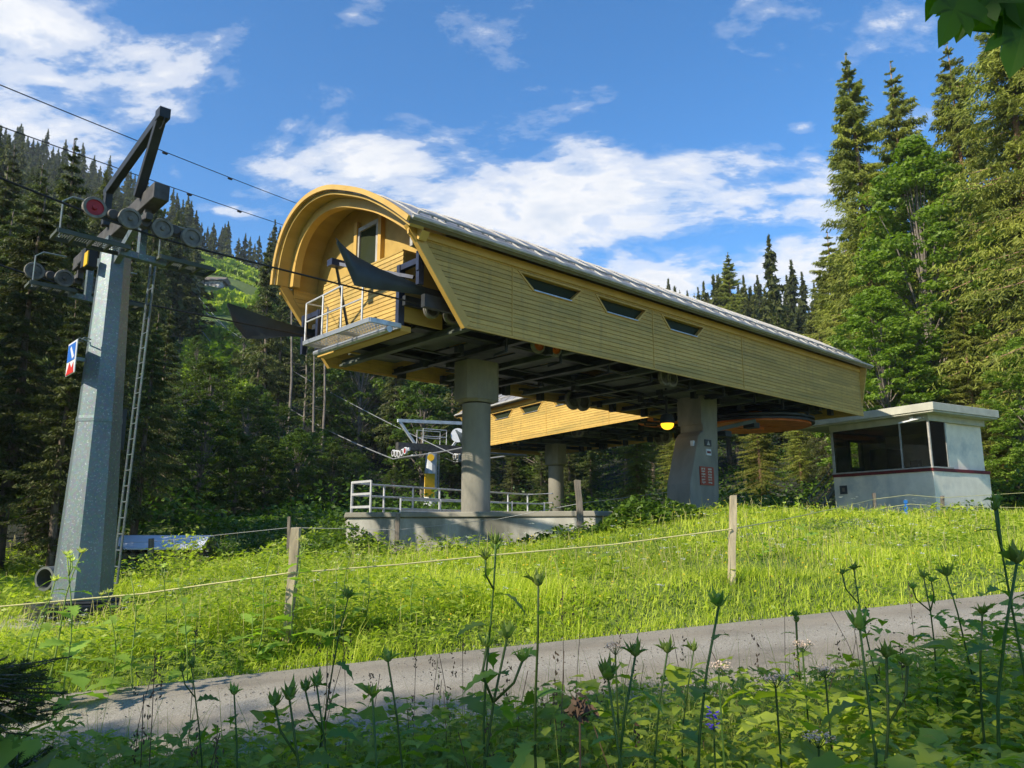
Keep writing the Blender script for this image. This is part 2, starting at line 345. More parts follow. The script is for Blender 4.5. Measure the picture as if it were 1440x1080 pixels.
def roadmat():
    m, nt, bs = newmat('asphalt')
    tc = N(nt, 'ShaderNodeTexCoord'); sx = N(nt, 'ShaderNodeSeparateXYZ'); L(nt, tc.outputs['UV'], sx.inputs[0])
    n = noise(nt, 1.1, 6, .6, obj=False); nf = noise(nt, 90, 3, .8, obj=False); n5 = noise(nt, 7, 5, .7, obj=False)
    base = ramp(nt, nf.outputs[0], [(.3, (.17, .142, .105)), (.7, (.37, .31, .225))]).outputs[0]
    pa = ramp(nt, n.outputs[0], [(.32, .55), (.5, .95), (.68, 1.18)]); base = mix(nt, 1.0, base, pa.outputs[0], 'MULTIPLY')  # damp patches and dappled shade both painted into the asphalt tone
    # paler gravelly strip along the crown and sandy edges
    ad = N(nt, 'ShaderNodeMath', operation='MULTIPLY_ADD'); L(nt, n5.outputs[0], ad.inputs[0]); ad.inputs[1].default_value = .16; L(nt, sx.outputs['Y'], ad.inputs[2])
    tr = ramp(nt, ad.outputs[0], [(0.03, .9), (.16, .15), (.38, .1), (.52, .85), (.66, .75), (.8, .1), (1.0, .5)])
    grit = mix(nt, ramp(nt, nf.outputs[0], [(.42, .0), (.6, 1.0)]).outputs[0], (.24, .21, .16), (.5, .45, .36))
    L(nt, mix(nt, tr.outputs[0], base, grit), bs.inputs['Base Color']); bs.inputs['Roughness'].default_value = .92
    bump(nt, nf.outputs[0], .7, .01, bs); return m
M['road'] = roadmat()
def build_road():
    ss = np.linspace(-32, 34, 260); qs = np.linspace(-1.5, 1.5, 13); rng = np.random.default_rng(3)
    S, Q_ = np.meshgrid(ss, qs, indexing='ij')
    wob = np.interp(ss, np.linspace(-32, 34, 110), rng.uniform(-.13, .06, 110)); wob2 = np.interp(ss, np.linspace(-32, 34, 130), rng.uniform(-.09, .09, 130))
    q = Q_.copy(); q[:, -1] += wob; q[:, 0] += wob2
    X = RP[0] + RE[0]*S + RN[0]*q; Y = RP[1] + RE[1]*S + RN[1]*q
    Z = road_z(S) + .03 * (1 - (Q_/1.5)**2) - .012; Z[:, 0] -= .05; Z[:, -1] -= .05
    V = np.stack([X, Y, Z], -1).reshape(-1, 3); i = np.arange(V.shape[0]).reshape(len(ss), len(qs))
    Q = np.stack([i[:-1, :-1], i[1:, :-1], i[1:, 1:], i[:-1, 1:]], -1).reshape(-1, 4)
    me = np_mesh('road', V, Q, M['road'], smooth=True)
    uv = me.uv_layers.new(name='UVMap'); U = np.stack([S, (Q_ + 1.5) / 3], -1).reshape(-1, 2)[Q.ravel()]
    uv.data.foreach_set('uv', U.astype(np.float32).ravel())
    return tag(link('road', me), kind='structure')
build_ground(); build_road()
# ------------------------------------------------------------------ lift stations (local x along the rope, y across, z up from the wall foot)
H0 = 5.7
LPT = (-.8934, 14.9767, H0); ANG = math.atan2(.67616, .73675)
PROF = [(-.34,1.72),(.2,2.12),(.75,2.48),(1.35,2.82),(2.08,3.14),(2.8,3.4),(3.45,3.5),(4.0,3.47),(4.5,3.3),(4.88,3.02),(5.14,2.62),(5.28,2.2),(5.34,1.75)]
def smooth_prof(P, k=3):
    out = []
    n = len(P)
    for i in range(n - 1):
        p0 = P[max(i-1, 0)]; p1 = P[i]; p2 = P[i+1]; p3 = P[min(i+2, n-1)]
        for j in range(k):
            t = j / k
            f = lambda a, b, c, d: .5 * (2*b + (c-a)*t + (2*a-5*b+4*c-d)*t*t + (3*b-a-3*c+d)*t**3)
            out.append((f(p0[0], p1[0], p2[0], p3[0]), f(p0[1], p1[1], p2[1], p3[1])))
    out.append(P[-1]); return out
SP = smooth_prof(PROF)
def lift_w(u, v, w):                     # the roof swells a little behind its front edge
    k = min(max((u + 1.6) / 4, 0), 1); k = k*k*(3-2*k)
    return w + .1 * k * max(0, math.sin(PI * min(max((v + .34) / 5.68, 0), 1)))
def offs(P, d):
    out = []
    for i, p in enumerate(P):
        a = P[max(i-1, 0)]; b = P[min(i+1, len(P)-1)]; t = Vector((b[0]-a[0], b[1]-a[1])).normalized()
        out.append((p[0] + t.y * d, p[1] - t.x * d))     # d > 0 goes inward
    return out
def shell(mb, us, outer, inner):
    n = len(outer); vs = []; fs = []
    for u in us:
        vs += [(u, v, lift_w(u, v, w)) for v, w in outer] + [(u, v, lift_w(u, v, w)) for v, w in inner]
    m = 2 * n
    for i in range(len(us) - 1):
        for j in range(n - 1):
            a = i*m + j; b = (i+1)*m + j
            fs.append((a, a+1, b+1, b)); fs.append((a+n, b+n, b+n+1, a+n+1))
        fs.append((i*m, (i+1)*m, (i+1)*m+n, i*m+n)); fs.append((i*m+n-1, i*m+m-1, (i+1)*m+m-1, (i+1)*m+n-1))
    for i in (0, len(us)-1):
        for j in range(n-1): fs.append((i*m+j, i*m+j+n, i*m+j+n+1, i*m+j+1))
    mb.add(vs, fs)

def plank_wall(mb, y0, th, u_lo, u_hi, w0, w1, nb, holes=(), sgn=-1):
    """horizontal lap boards; u_lo(w), u_hi(w) give the ends; holes: list of (lo(w), hi(w), wa, wb)"""
    h = (w1 - w0) / nb; cuts = sorted(set([w0 + i*h for i in range(nb+1)] + [x for q in holes for x in q[2:4]]))
    for a, b in zip(cuts[:-1], cuts[1:]):
        if b - a < .004: continue
        k = int((a + 1e-6 - w0) / h); ba = w0 + k*h; fa = (a - ba) / h; fb = (b - ba) / h
        oa = .015 * (1 - fa) ; ob = .015 * (1 - fb)
        if fb > .97: bb = b - .006; ob = .001
        else: bb = b
        spans = [(u_lo(a), u_lo(b), u_hi(a), u_hi(b))]
        for lo, hi, wa, wb in holes:
            if a >= wa - 1e-5 and b <= wb + 1e-5:
                new = []
                for s in spans:
                    if s[0] < lo(a) and s[2] > hi(a): new += [(s[0], s[1], lo(a), lo(b)), (hi(a), hi(b), s[2], s[3])]
                    else: new.append(s)
                spans = new
        for a0, b0, a1, b1 in spans:
            ya = y0 + sgn*oa; yb = y0 + sgn*ob; yi = y0 - sgn*th
            mb.add([(a0, ya, a), (a1, ya, a), (b1, yb, bb), (b0, yb, bb), (a0, yi, a), (a1, yi, a), (b1, yi, bb), (b0, yi, bb)],
                   [(0,1,2,3), (7,6,5,4), (0,4,5,1), (3,2,6,7), (0,3,7,4), (1,5,6,2)])
WIN = [((1.36, 1.47), (1.82, 1.1), (3.05, 1.1), (3.46, 1.47)), ((3.86, 1.47), (4.24, 1.08), (5.45, 1.08), (5.86, 1.47)), ((6.4, 1.47), (6.76, 1.1), (8.0, 1.1), (8.4, 1.47))]
def lin(p, q): return lambda w: p[0] + (q[0] - p[0]) * (w - p[1]) / (q[1] - p[1])

def build_side_wall(root, length, near):
    y0 = 0.0 if near else 5.25; sgn = -1 if near else 1
    mb = MB(); holes = [(lin(a, b), lin(d, c), b[1], a[1]) for a, b, c, d in WIN]
    back = lambda w: length
    front = lambda w: -1.42 * w / 1.75 + .02
    plank_wall(mb, y0, .06, front, back, 0.0, 1.5, 15, holes, sgn)
    mb.box(front(1.5) + .02, length, min(y0, y0 - sgn*.06), max(y0, y0 - sgn*.06), 1.503, 1.72)
    w = mb.build('side_wall', M['yellow'], root)
    t = MB()
    t.bar((front(0)-.06, y0 + sgn*.01, -.02), (front(1.76)-.06, y0 + sgn*.01, 1.76), .2, .12, (0, 1, 0))    # slanted front trim
    t.box(-1.5, length + .02, *sorted((y0 + sgn*.002, y0 + sgn*.05)), 1.53, 1.7)                             # frieze under the eave
    t.box(-.06, length + .004, *sorted((y0 - sgn*.02, y0 + sgn*.012)), -.05, -.004)
    for uu in (1.21, 6.05, 10.25): t.box(uu - .012, uu + .012, *sorted((y0 + sgn*.004, y0 + sgn*.027)), .002, 1.5)
    t.build('wall_trim', M['yellow_trim'], w, bevel=.006)
    for a, b, c, d in WIN:
        f = MB()
        pts = [(a[0], a[1]), b, c, (d[0], d[1])]
        ins = [(a[0]+.09, a[1]-.035), (b[0]+.045, b[1]+.03), (c[0]-.045, c[1]+.03), (d[0]-.09, d[1]-.035)]
        for k in range(4):
            q = (pts[k], pts[(k+1) % 4], ins[(k+1) % 4], ins[k])
            f.prism([(p[0], y0 + sgn*.028, p[1]) for p in q], (0, -sgn*.15, 0))
        fr = f.build('window', M['yellow_trim'], root)
        g = MB(); g.prism([(p[0], y0 - sgn*.1, p[1]) for p in ins], (0, -sgn*.012, 0)); g.build('pane', M['glass_dark'], fr)
        s = MB(); s.box(b[0] + .02, c[0] - .02, *sorted((y0 + sgn*.045, y0 - sgn*.09)), b[1] + .012, b[1] + .036); s.build('sill', M['alu'], fr)
    return w

def wheel(name, c, axis, r, wd, parent, rim, tyre=M['rubber'], n=22):
    c = Vector(c); mb = MB()
    mb.mat(0).lathe(c, axis, [(r*.72, -wd/2), (r*.96, -wd/2), (r, -wd*.3), (r*.93, 0), (r, wd*.3), (r*.96, wd/2), (r*.72, wd/2)], n, caps=False)
    mb.mat(1).lathe(c, axis, [(r*.16, -wd*.62), (r*.2, -wd*.55), (r*.22, -wd*.2), (r*.7, -wd*.22), (r*.74, -wd*.52), (r*.75, wd*.52), (r*.7, wd*.22), (r*.22, wd*.2), (r*.2, wd*.55), (r*.16, wd*.62)], n)
    return mb.build(name, [tyre, rim], parent, smooth=True)

def build_station(label, length, loc, ang, cols, lamp=True):
    root = empty('lift_station', loc, ang)
    tag(root, label, 'lift station', 'yellow clad lift stations')
    build_side_wall(root, length, True); build_side_wall(root, length, False)
    # ---- roof
    us = [-1.66, -1.2, -.6, 0, .8, 1.6, 2.4] + list(np.linspace(3.5, length + .28, 12))
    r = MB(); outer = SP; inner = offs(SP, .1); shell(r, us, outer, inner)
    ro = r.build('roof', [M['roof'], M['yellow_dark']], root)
    me = ro.data; n = len(SP)
    uv = me.uv_layers.new(name='UVMap'); cum = [0]
    for i in range(1, n): cum.append(cum[-1] + math.hypot(SP[i][0]-SP[i-1][0], SP[i][1]-SP[i-1][1]))
    for p in me.polygons:
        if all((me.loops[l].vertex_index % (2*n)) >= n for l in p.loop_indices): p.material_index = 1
        for l in p.loop_indices:
            vi = me.loops[l].vertex_index; uv.data[l].uv = (me.vertices[vi].co.x, cum[vi % n])
    me.shade_smooth(); me.set_sharp_from_angle(angle=.5)
    # standing seams and guards on the near slope
    s = MB(); nseam = int(length / .62)
    for i in range(nseam):
        uu = -1.3 + i * (length + 1.3) / nseam
        pts = [(uu, v, lift_w(uu, v, w) + .012) for v, w in SP[0:22:2]]
        for a, b in zip(pts[:-1], pts[1:]): s.bar(a, b, .035, .035)
    s.build('roof_seams', M['frame_grey'], ro)
    for row in (3,):
        g = MB(); v, w = SP[row]
        for i in range(nseam * 2):
            uu = -1.1 + i * (length + 1.0) / (nseam * 2); g.bar((uu, v, lift_w(uu, v, w)), (uu, v - .03, lift_w(uu, v, w) + .045), .05, .015, (0, 1, 0))
        g.bar((-1.1, v - .02, lift_w(-1.1, v, w) + .045), (length, v - .02, lift_w(length, v, w) + .045), .03, .03)
        g.build('snow_guard', M['frame_grey'], ro)
    gt = MB(); gt.tube([(-1.64, -.385, 1.735), (length + .25, -.385, 1.735)], .03, 8); gt.box(-1.64, length + .25, -.36, -.345, 1.69, 1.8); gt.build('gutter', M['frame_grey'], ro, smooth=True)
    # ---- timber arches under the front of the roof
    def arch(u0, u1, din0, din1, name, mat, vmin=-9):
        P_ = [p for p in SP if p[0] > vmin]; a = MB(); shell(a, [u0, u1], offs(P_, din0), offs(P_, din1)); return a.build(name, mat, root)
    arch(-1.72, -1.663, -.025, .08, 'verge_board', M['yellow_trim'])
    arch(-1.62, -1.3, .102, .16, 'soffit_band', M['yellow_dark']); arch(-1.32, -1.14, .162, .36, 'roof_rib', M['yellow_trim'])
    arch(-.5, -.33, .102, .34, 'roof_rib', M['yellow_trim'], .1)
    arch(.5, .66, .102, .32, 'roof_rib', M['yellow_trim'], .1)
    # rear gable closing the shell
    g = MB(); poly = [(length - .02, v, lift_w(length, v, w)) for v, w in offs(SP, .11)] + [(length - .02, 5.2, 0.0), (length - .02, .05, 0.0)]
    g.prism(poly, (-.06, 0, 0)); g.build('rear_wall', M['yellow'], root)
    # ---- front wall under the arch: lap boards below, smooth panel and window above
    fw = MB(); 
    def yz_planks(x, ya, yb, z0, z1, nb):
        h = (z1 - z0) / nb
        for k in range(nb):
            a = z0 + k*h; b = a + h - .007
            fw.add([(x-.013, ya, a), (x-.013, yb, a), (x, yb, b), (x, ya, b), (x+.05, ya, a), (x+.05, yb, a), (x+.05, yb, b), (x+.05, ya, b)],
                   [(0,3,2,1), (4,5,6,7), (0,1,5,4), (3,7,6,2), (0,4,7,3), (1,2,6,5)])
    yz_planks(-.92, .95, 4.2, .02, 1.6, 17)
    f = fw.build('front_wall', M['yellow'], root)
    up = MB(); inn = [p for p in offs(SP, .12) if .0 < p[0] < 5.3]
    poly = [(-.55, v, lift_w(-.55, v, w)) for v, w in inn] + [(-.55, 5.19, 1.2), (-.55, 4.3, 1.2), (-.55, 4.3, 1.62), (-.55, .9, 1.62), (-.55, .35, 1.62)]
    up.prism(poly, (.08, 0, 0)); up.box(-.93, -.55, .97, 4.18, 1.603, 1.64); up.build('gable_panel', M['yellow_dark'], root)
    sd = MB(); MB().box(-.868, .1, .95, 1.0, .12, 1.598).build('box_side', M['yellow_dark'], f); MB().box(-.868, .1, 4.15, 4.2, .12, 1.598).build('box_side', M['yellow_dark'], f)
    wf = MB(); wy0, wy1, wz0, wz1 = 2.5, 3.2, 1.78, 2.75
    for q in ((wy0-.1, wy0, wz0-.1, wz1+.1), (wy1, wy1+.1, wz0-.1, wz1+.1), (wy0, wy1, wz1, wz1+.1), (wy0, wy1, wz0-.1, wz0)): wf.box(-.62, -.5, *q)
    wo = wf.build('gable_window', M['frame_grey'], root)
    MB().box(-.58, -.565, wy0, wy1, wz0, wz1).build('pane', M['glass_dark'], wo)
    for yy in (2.3, 3.32): MB().box(-.66, -.551, yy - .06, yy + .06, 1.66, 3.0).build('window_post', M['yellow_trim'], wo)
    lip = MB(); lip.box(-.98, -.72, .9, 4.25, -.1, .012); lip.build('front_sill', M['yellow_trim'], f, bevel=.01)
    # ---- access gallery of grating with a handrail
    ga = MB()
    for a, b in (((-1.72, .85, -.02), (-1.72, 3.5, -.02)), ((-1.02, .85, -.02), (-1.02, 3.5, -.02)), ((-1.72, .85, -.02), (-1.02, .85, -.02)), ((-1.72, 3.5, -.02), (-1.02, 3.5, -.02)), ((-1.72, 2.1, -.02), (-1.02, 2.1, -.02))): ga.bar(a, b, .05, .09)
    for k in range(26):
        yy = .9 + k * .1; ga.bar((-1.7, yy, 0), (-1.04, yy, 0), .006, .02)
    for k in range(9): ga.bar((-1.66 + k*.08, .87, .006), (-1.66 + k*.08, 3.48, .006), .005, .012)
    g0 = ga.build('gallery', M['alu'], root)
    tb = MB(); tb.tube([(-1.3, .8, -.14), (-1.3, 3.75, -.14)], .065, 10); tb.build('gallery_beam', M['alu'], g0, smooth=True)
    hr = MB(); pts = [(-1.72, 3.45, 0), (-1.72, 2.72, 0), (-1.72, 1.95, 0), (-1.72, 1.15, 0)]
    for p, hh in zip(pts, (.86, .9, .92, .9)): hr.tube([p, (p[0], p[1], hh)], .022, 7)
    hr.tube([(-1.72, 3.45, .86), (-1.72, 1.95, .92)], .022, 7); hr.tube([(-1.72, 3.45, .44), (-1.72, 1.15, .47)], .018, 7)
    hr.tube([(-1.72, 3.45, .86), (-1.2, 3.45, .88), (-1.2, 3.45, 0)], .02, 7)
    hr.build('handrail', M['white_alu'], g0, smooth=True)
    # ---- rope guide wings
    def wing(y, poly, flare):
        w = MB(); n = len(poly)
        def off(u): return flare * max(0, (-u - .7)) ** 1.6 * .05
        top = [p for p in poly[0]]; bot = [p for p in poly[1]]
        vs = []; fs = []; k = len(top)
        for (u, z), (u2, z2) in zip(top, bot):
            for j in range(5):
                t = j / 4; uu = u + (u2-u)*t; zz = z + (z2-z)*t; b = math.sin(t*PI) * .05 * flare
                vs.append((uu, y + off(uu) + b, zz)); vs.append((uu, y + off(uu) + b + .025, zz))
        for i in range(k-1):
            for j in range(4):
                a = (i*5 + j)*2; b = ((i+1)*5 + j)*2
                fs.append((a, a+2, b+2, b)); fs.append((a+1, b+1, b+3, a+3))
            a = i*10; b = (i+1)*10; fs.append((a, b, b+1, a+1)); a += 8; b += 8; fs.append((a, a+1, b+1, b))
        for i in (0, k-1):
            for j in range(4):
                a = (i*5+j)*2; fs.append((a, a+1, a+3, a+2))
        w.add(vs, fs); return w.build('guide_wing', M['wing'], root, smooth=True)
    wing(.5, ([(-2.82,1.2),(-2.55,1.06),(-2.3,.97),(-1.79,.88),(-1.4,.85),(-1.08,.82),(-.74,.78)], [(-2.79,1.12),(-2.62,.86),(-2.35,.42),(-1.9,.45),(-1.45,.52),(-1.1,.56),(-.7,.6)]), -1)
    wing(4.75, ([(-2.88,.98),(-2.6,.93),(-2.3,.86),(-1.9,.78),(-1.5,.72),(-.76,.68)], [(-2.84,.86),(-2.7,.5),(-2.42,.22),(-2.0,.28),(-1.5,.42),(-.76,.5)]), 1)
    # ---- portal frames carrying the wings, track rails and rope wheels
    st = MB()
    st.bar((-.95, .98, -.02), (-.95, .98, 1.28), .11, .14); st.bar((-.95, .32, .72), (-.95, .32, 1.36), .1, .12)
    st.bar((-.95, .25, 1.22), (-.95, 1.05, 1.22), .1, .12); st.bar((-.99, .3, 1.0), (-.99, .3, 1.4), .09, .09)
    st.bar((-.9, .6, .95), (-1.75, 2.2, 1.45), .07, .07); st.bar((-1.75, 2.2, 1.45), (-.95, 3.0, .4), .05, .05); st.box(-1.9, -1.6, 2.1, 2.3, 1.38, 1.52)
    st.build('wing_frame', M['navy_steel'], root); st = MB()
    for y in (4.3, 5.0): st.bar((-.95, y, .1), (-.95, y, 1.05), .1, .12)
    st.bar((-.95, 4.2, .98), (-.95, 5.08, .98), .1, .12)
    st.build('wing_frame', M['navy_steel'], root)
    tk = MB()
    for y in (.55, 4.55):
        tk.bar((-.95, y, .7), (length - 1.2, y, .62), .16, .12); tk.bar((-.95, y + .3, .52), (length - 2, y + .3, .52), .1, .2); tk.bar((-.9, y - .28, .4), (length - 3, y - .28, .38), .12, .26)
    tk.build('track_rail', M['black_steel'], root)
    # ---- underside: longitudinal girders, cross beams and grey deck panels
    gd = MB()
    for y in (1.35, 3.85):
        gd.box(-.4, length - .6, y - .16, y + .16, .12, .16); gd.box(-.4, length - .6, y - .02, y + .02, .16, .56); gd.box(-.4, length - .6, y - .16, y + .16, .56, .6)
    gd.build('girder', M['black_steel'], root)
    for i in range(int(length / 1.55)):
        uu = .1 + i * 1.55; b = MB(); b.box(uu, uu + .16, .12, 5.12, -.02, .03); b.box(uu + .065, uu + .095, .12, 5.12, .03, .118); b.box(uu, uu+.16, .12, 5.12, .118, .12 - .001 + .0)
        b.build('cross_beam', M['black_steel'] if i % 2 else M['deck'], root)
    dk = MB()
    nn = int(length / 1.55)
    for i in range(nn):
        for (ya, yb, zz) in ((.14, 1.15, .3), (1.55, 3.65, .34), (4.05, 5.1, .3)):
            if (i + int(ya*3)) % 5 == 3: continue
            dk.box(.3 + i*1.55, 1.72 + i*1.55, ya, yb, zz, zz + .03)
    dk.build('deck_panels', M['deck'], root)
    # small hardware hanging from the frame
    hw = MB(); rng = random.Random(5)
    for i in range(34):
        uu = rng.uniform(.4, length - 1.5); y = rng.choice([.35, .5, 1.8, 2.2, 3.0, 3.5, 4.7, 4.95]); a = rng.uniform(.06, .2)
        hw.box(uu, uu + a, y - .07, y + .08, rng.uniform(-.2, -.05), rng.uniform(.08, .25))
    for i in range(9):
        uu = 1.5 + i*1.7; hw.bar((uu, .5, .35), (uu, .5, -.2), .05, .05); hw.bar((uu, .5, -.2), (uu + .1, 1.0, -.2), .05, .05)
        hw.box(uu + .3, uu + .45, 4.9, 5.1, -.12, .2)
    for y in (.9, 2.6, 3.3): hw.tube([(.5, y, .08), (length*.5, y + .1, -.02), (length - 2, y, .1)], .025, 6)
    hw.bar((2.0, 1.1, .2), (6.5, 1.1, .02), .07, .07); hw.bar((6, 4.9, .1), (9.4, 4.4, .25), .07, .07)
    hw.build('underside_fittings', M['black_steel'], root)
    for i, uu in enumerate((-.45, .06, .56)): wheel('rope_wheel', (uu, .6, .36 - .02*i), (0, 1, 0), .18, .1, root, M['brown_steel'])
    for uu in (2.46, 3.0): wheel('guide_wheel', (uu, .5, .1), (0, 1, 0), .2, .09, root, M['orange'], M['rubber'])
    for uu in (7.3, 7.62): wheel('guide_wheel', (uu, .6, .02), (0, 1, 0), .24, .09, root, M['brown_steel'], M['rubber'])
    for uu in (8.0, 8.45): wheel('drive_wheel', (uu, 4.6, -.02), (0, 1, 0), .32, .12, root, M['brown_steel'], M['rubber'])
    # ---- drive bull wheel
    bc = (min(15.2, length - 2.4), 2.58, -.3 if lamp else .2)
    bw = MB()
    bw.mat(0).lathe(bc, (0, 0, 1), [(1.86, -.08), (2.0, -.1), (2.0, -.03), (1.93, 0), (2.0, .03), (2.0, .1), (1.86, .1)], 56)
    bo = bw.build('bull_wheel', [M['black_steel']], root, smooth=True)
    sp = MB(); sp.lathe(bc, (0, 0, 1), [(.1, -.28), (.3, -.26), (.36, -.1), (.36, .3), (.2, .5)], 24)
    for k in range(6):
        t = 2*PI*k/6 + .3; c_, s_ = math.cos(t), math.sin(t)
        sp.bar((bc[0] + c_*.3, bc[1] + s_*.3, bc[2] - .1), (bc[0] + c_*1.88, bc[1] + s_*1.88, bc[2] - .04), .34, .12, taper=.75)
    sp.lathe(bc, (0, 0, 1), [(1.5, -.13), (1.88, -.15), (1.88, .05), (1.5, .03)], 48)
    sp.build('spokes', M['orange'], bo, smooth=True)
    sh = MB(); sh.box(bc[0]-.5, bc[0]+.5, 2.2, 2.9, .1, .5); sh.build('gearbox', M['black_steel'], root)
    # ---- amber lamp hanging under the frame
    lp = MB(); c = (9.96, 2.5, -.8)
    lp.lathe(c, (0, 0, 1), [(.1, .3), (.17, .26), (.22, .12), (.23, .0), (.21, -.005)], 20); lp.bar((c[0], c[1], -.58), (c[0], c[1], .3), .05, .05); lp.bar((c[0]-.2, c[1], -.58), (c[0]+.2, c[1], -.58), .05, .05)
    if not lamp: return finish(root, cols)
    lo = lp.build('hanging_lamp', M['black_steel'], root, smooth=True)
    lg = MB(); lg.lathe((c[0], c[1], c[2]), (0, 0, -1), [(.2, 0), (.195, .06), (.16, .13), (.1, .175), (.02, .195)], 20); lg.build('lamp_glass', M['amber'], lo, smooth=True)
    # ---- columns
    return finish(root, cols)
def finish(root, cols):
    for fn in cols: fn(root)
    # a box of junctions and the small round sensor by the near portal
    jb = MB(); jb.box(-1.2, -1.02, .25, .34, 1.45, 1.75); jb.build('sensor_box', M['frame_grey'], root, bevel=.01)
    return root

def col_round(foot, u=2.45, r=.345):
    def fn(root):
        mb = MB(); mb.lathe((u, 2.62, 0), (0, 0, -1), [(r, 1.02), (r, -foot), (r*1.0, -foot + .01)], 40)
        ca = MB(); hw, hd = .5, .4
        oct_ = [(-hw, -hd*.6), (-hw*.6, -hd), (hw*.6, -hd), (hw, -hd*.6), (hw, hd*.6), (hw*.6, hd), (-hw*.6, hd), (-hw, hd*.6)]
        ca.prism([(u + a, 2.62 + b, -.93) for a, b in oct_], (0, 0, .93))
        sq = [(-hw*.97, -hd*.57), (-hw*.58, -hd*.97), (hw*.58, -hd*.97), (hw*.97, -hd*.57), (hw*.97, hd*.57), (hw*.58, hd*.97), (-hw*.58, hd*.97), (-hw*.97, hd*.57)]
        vs = [(u + a, 2.62 + b, -.933) for a, b in sq] + [(u + a*.76, 2.62 + b*.88, -.99) for a, b in sq]
        ca.add(vs, [(i, (i+1) % 8, 8 + (i+1) % 8, 8 + i) for i in range(8)] + [tuple(range(8)), tuple(range(15, 7, -1))])
        p = mb.build('round_column', M['concrete'], root, smooth=True); ca.build('capital', M['concrete'], p)
    return fn
def col_flared(foot, signs=True):
    def fn(root):
        # tall block whose front flares out towards its foot
        y0, y1 = 1.8, 2.65
        prof = [(9.75, .1), (11.1, .1), (11.1, foot), (9.0, foot), (9.1, foot + 1.1), (9.62, -1.1), (9.4, -.9)]
        prof = [(10.83, .1), (11.68, .1), (11.62, -.95), (11.48, foot), (9.96, foot), (10.03, -2.66), (10.56, -1.2), (10.72, -1.06), (10.83, -1.02)]
        mb = MB(); mb.prism([(u, y0, w) for u, w in prof], (0, y1 - y0, 0)); p = mb.build('flared_column', M['concrete'], root, bevel=.03)
        cb = MB(); cb.box(10.78, 11.3, y0 + .02, y1 + .04, -.8, .08); cb.build('column_head', M['concrete'], p)
        if not signs: return
        def plate(u0, u1, w0, w1, name, m): return MB().box(u0, u1, y0 - .035, y0 - .004, w0, w1).build(name, m, p)
        s = plate(10.52, 11.24, -2.67, -2.12, 'notice_board', M['sign_redbrown'])
        rng = random.Random(2); t = MB()
        for cx in (10.58, 10.93):
            for k in range(6):
                z = -2.16 - k*.082
                for j in range(3):
                    a = cx + j*.065; t.box(a, a + rng.uniform(.03, .055), y0 - .043, y0 - .036, z - rng.uniform(.03, .06), z)
        t.build('lettering', M['roof_cream'], s)
        b = plate(10.85, 11.18, -1.48, -1.28, 'dark_plate', M['sign_dark']); MB().prism([(10.93, y0-.037, -1.45), (11.1, y0-.037, -1.45), (11.01, y0-.037, -1.31)], (0, -.006, 0)).build('triangle_mark', M['frame_grey'], b)
        w = plate(10.9, 11.15, -1.76, -1.57, 'small_notice', M['sign_white']); MB().box(10.93, 11.12, y0 - .044, y0 - .036, -1.7, -1.63).build('red_stripe', M['maroon'], w)
        lm = MB(); lm.box(10.4, 10.5, y0 + .1, y0 + .2, -1.5, -1.34); lm.build('wall_lamp', M['sign_white'], p)
    return fn
def tail_brace(root):
    b = MB(); b.bar((11.6, 2.2, -.95), (13.4, 1.6, -.5), .3, .12); b.build('rear_brace', M['deck'], root)
    for k, (u, y, z) in enumerate(((11.9, 1.9, -1.0), (13.3, 1.7, -.62))): MB().box(u, u + .35, y - .2, y + .2, z - .1, z + .08).build('brace_box', M['black_steel'], root)
station1 = build_station('long ochre boarded lift station in the foreground, its arched hood facing the left pylon', 18.15, LPT, ANG, [col_round(-3.75), col_flared(-3.85), tail_brace])
# ---- second station behind, reaching away to the left
K = 1.12; A2 = math.atan2(-.85, .53)
# its right-hand tail is nearest; local x runs from its far front to its tail, local y points to the right
f2 = Vector((-1.95, 42.4, 1.7 + 4.45))
station2 = build_station('sunlit yellow boarded lift station seen under the big one, behind the round column', 14.2, f2, A2, [col_round(-3.2, 3.0, .36)], False)
station2.scale = (K, K, K)
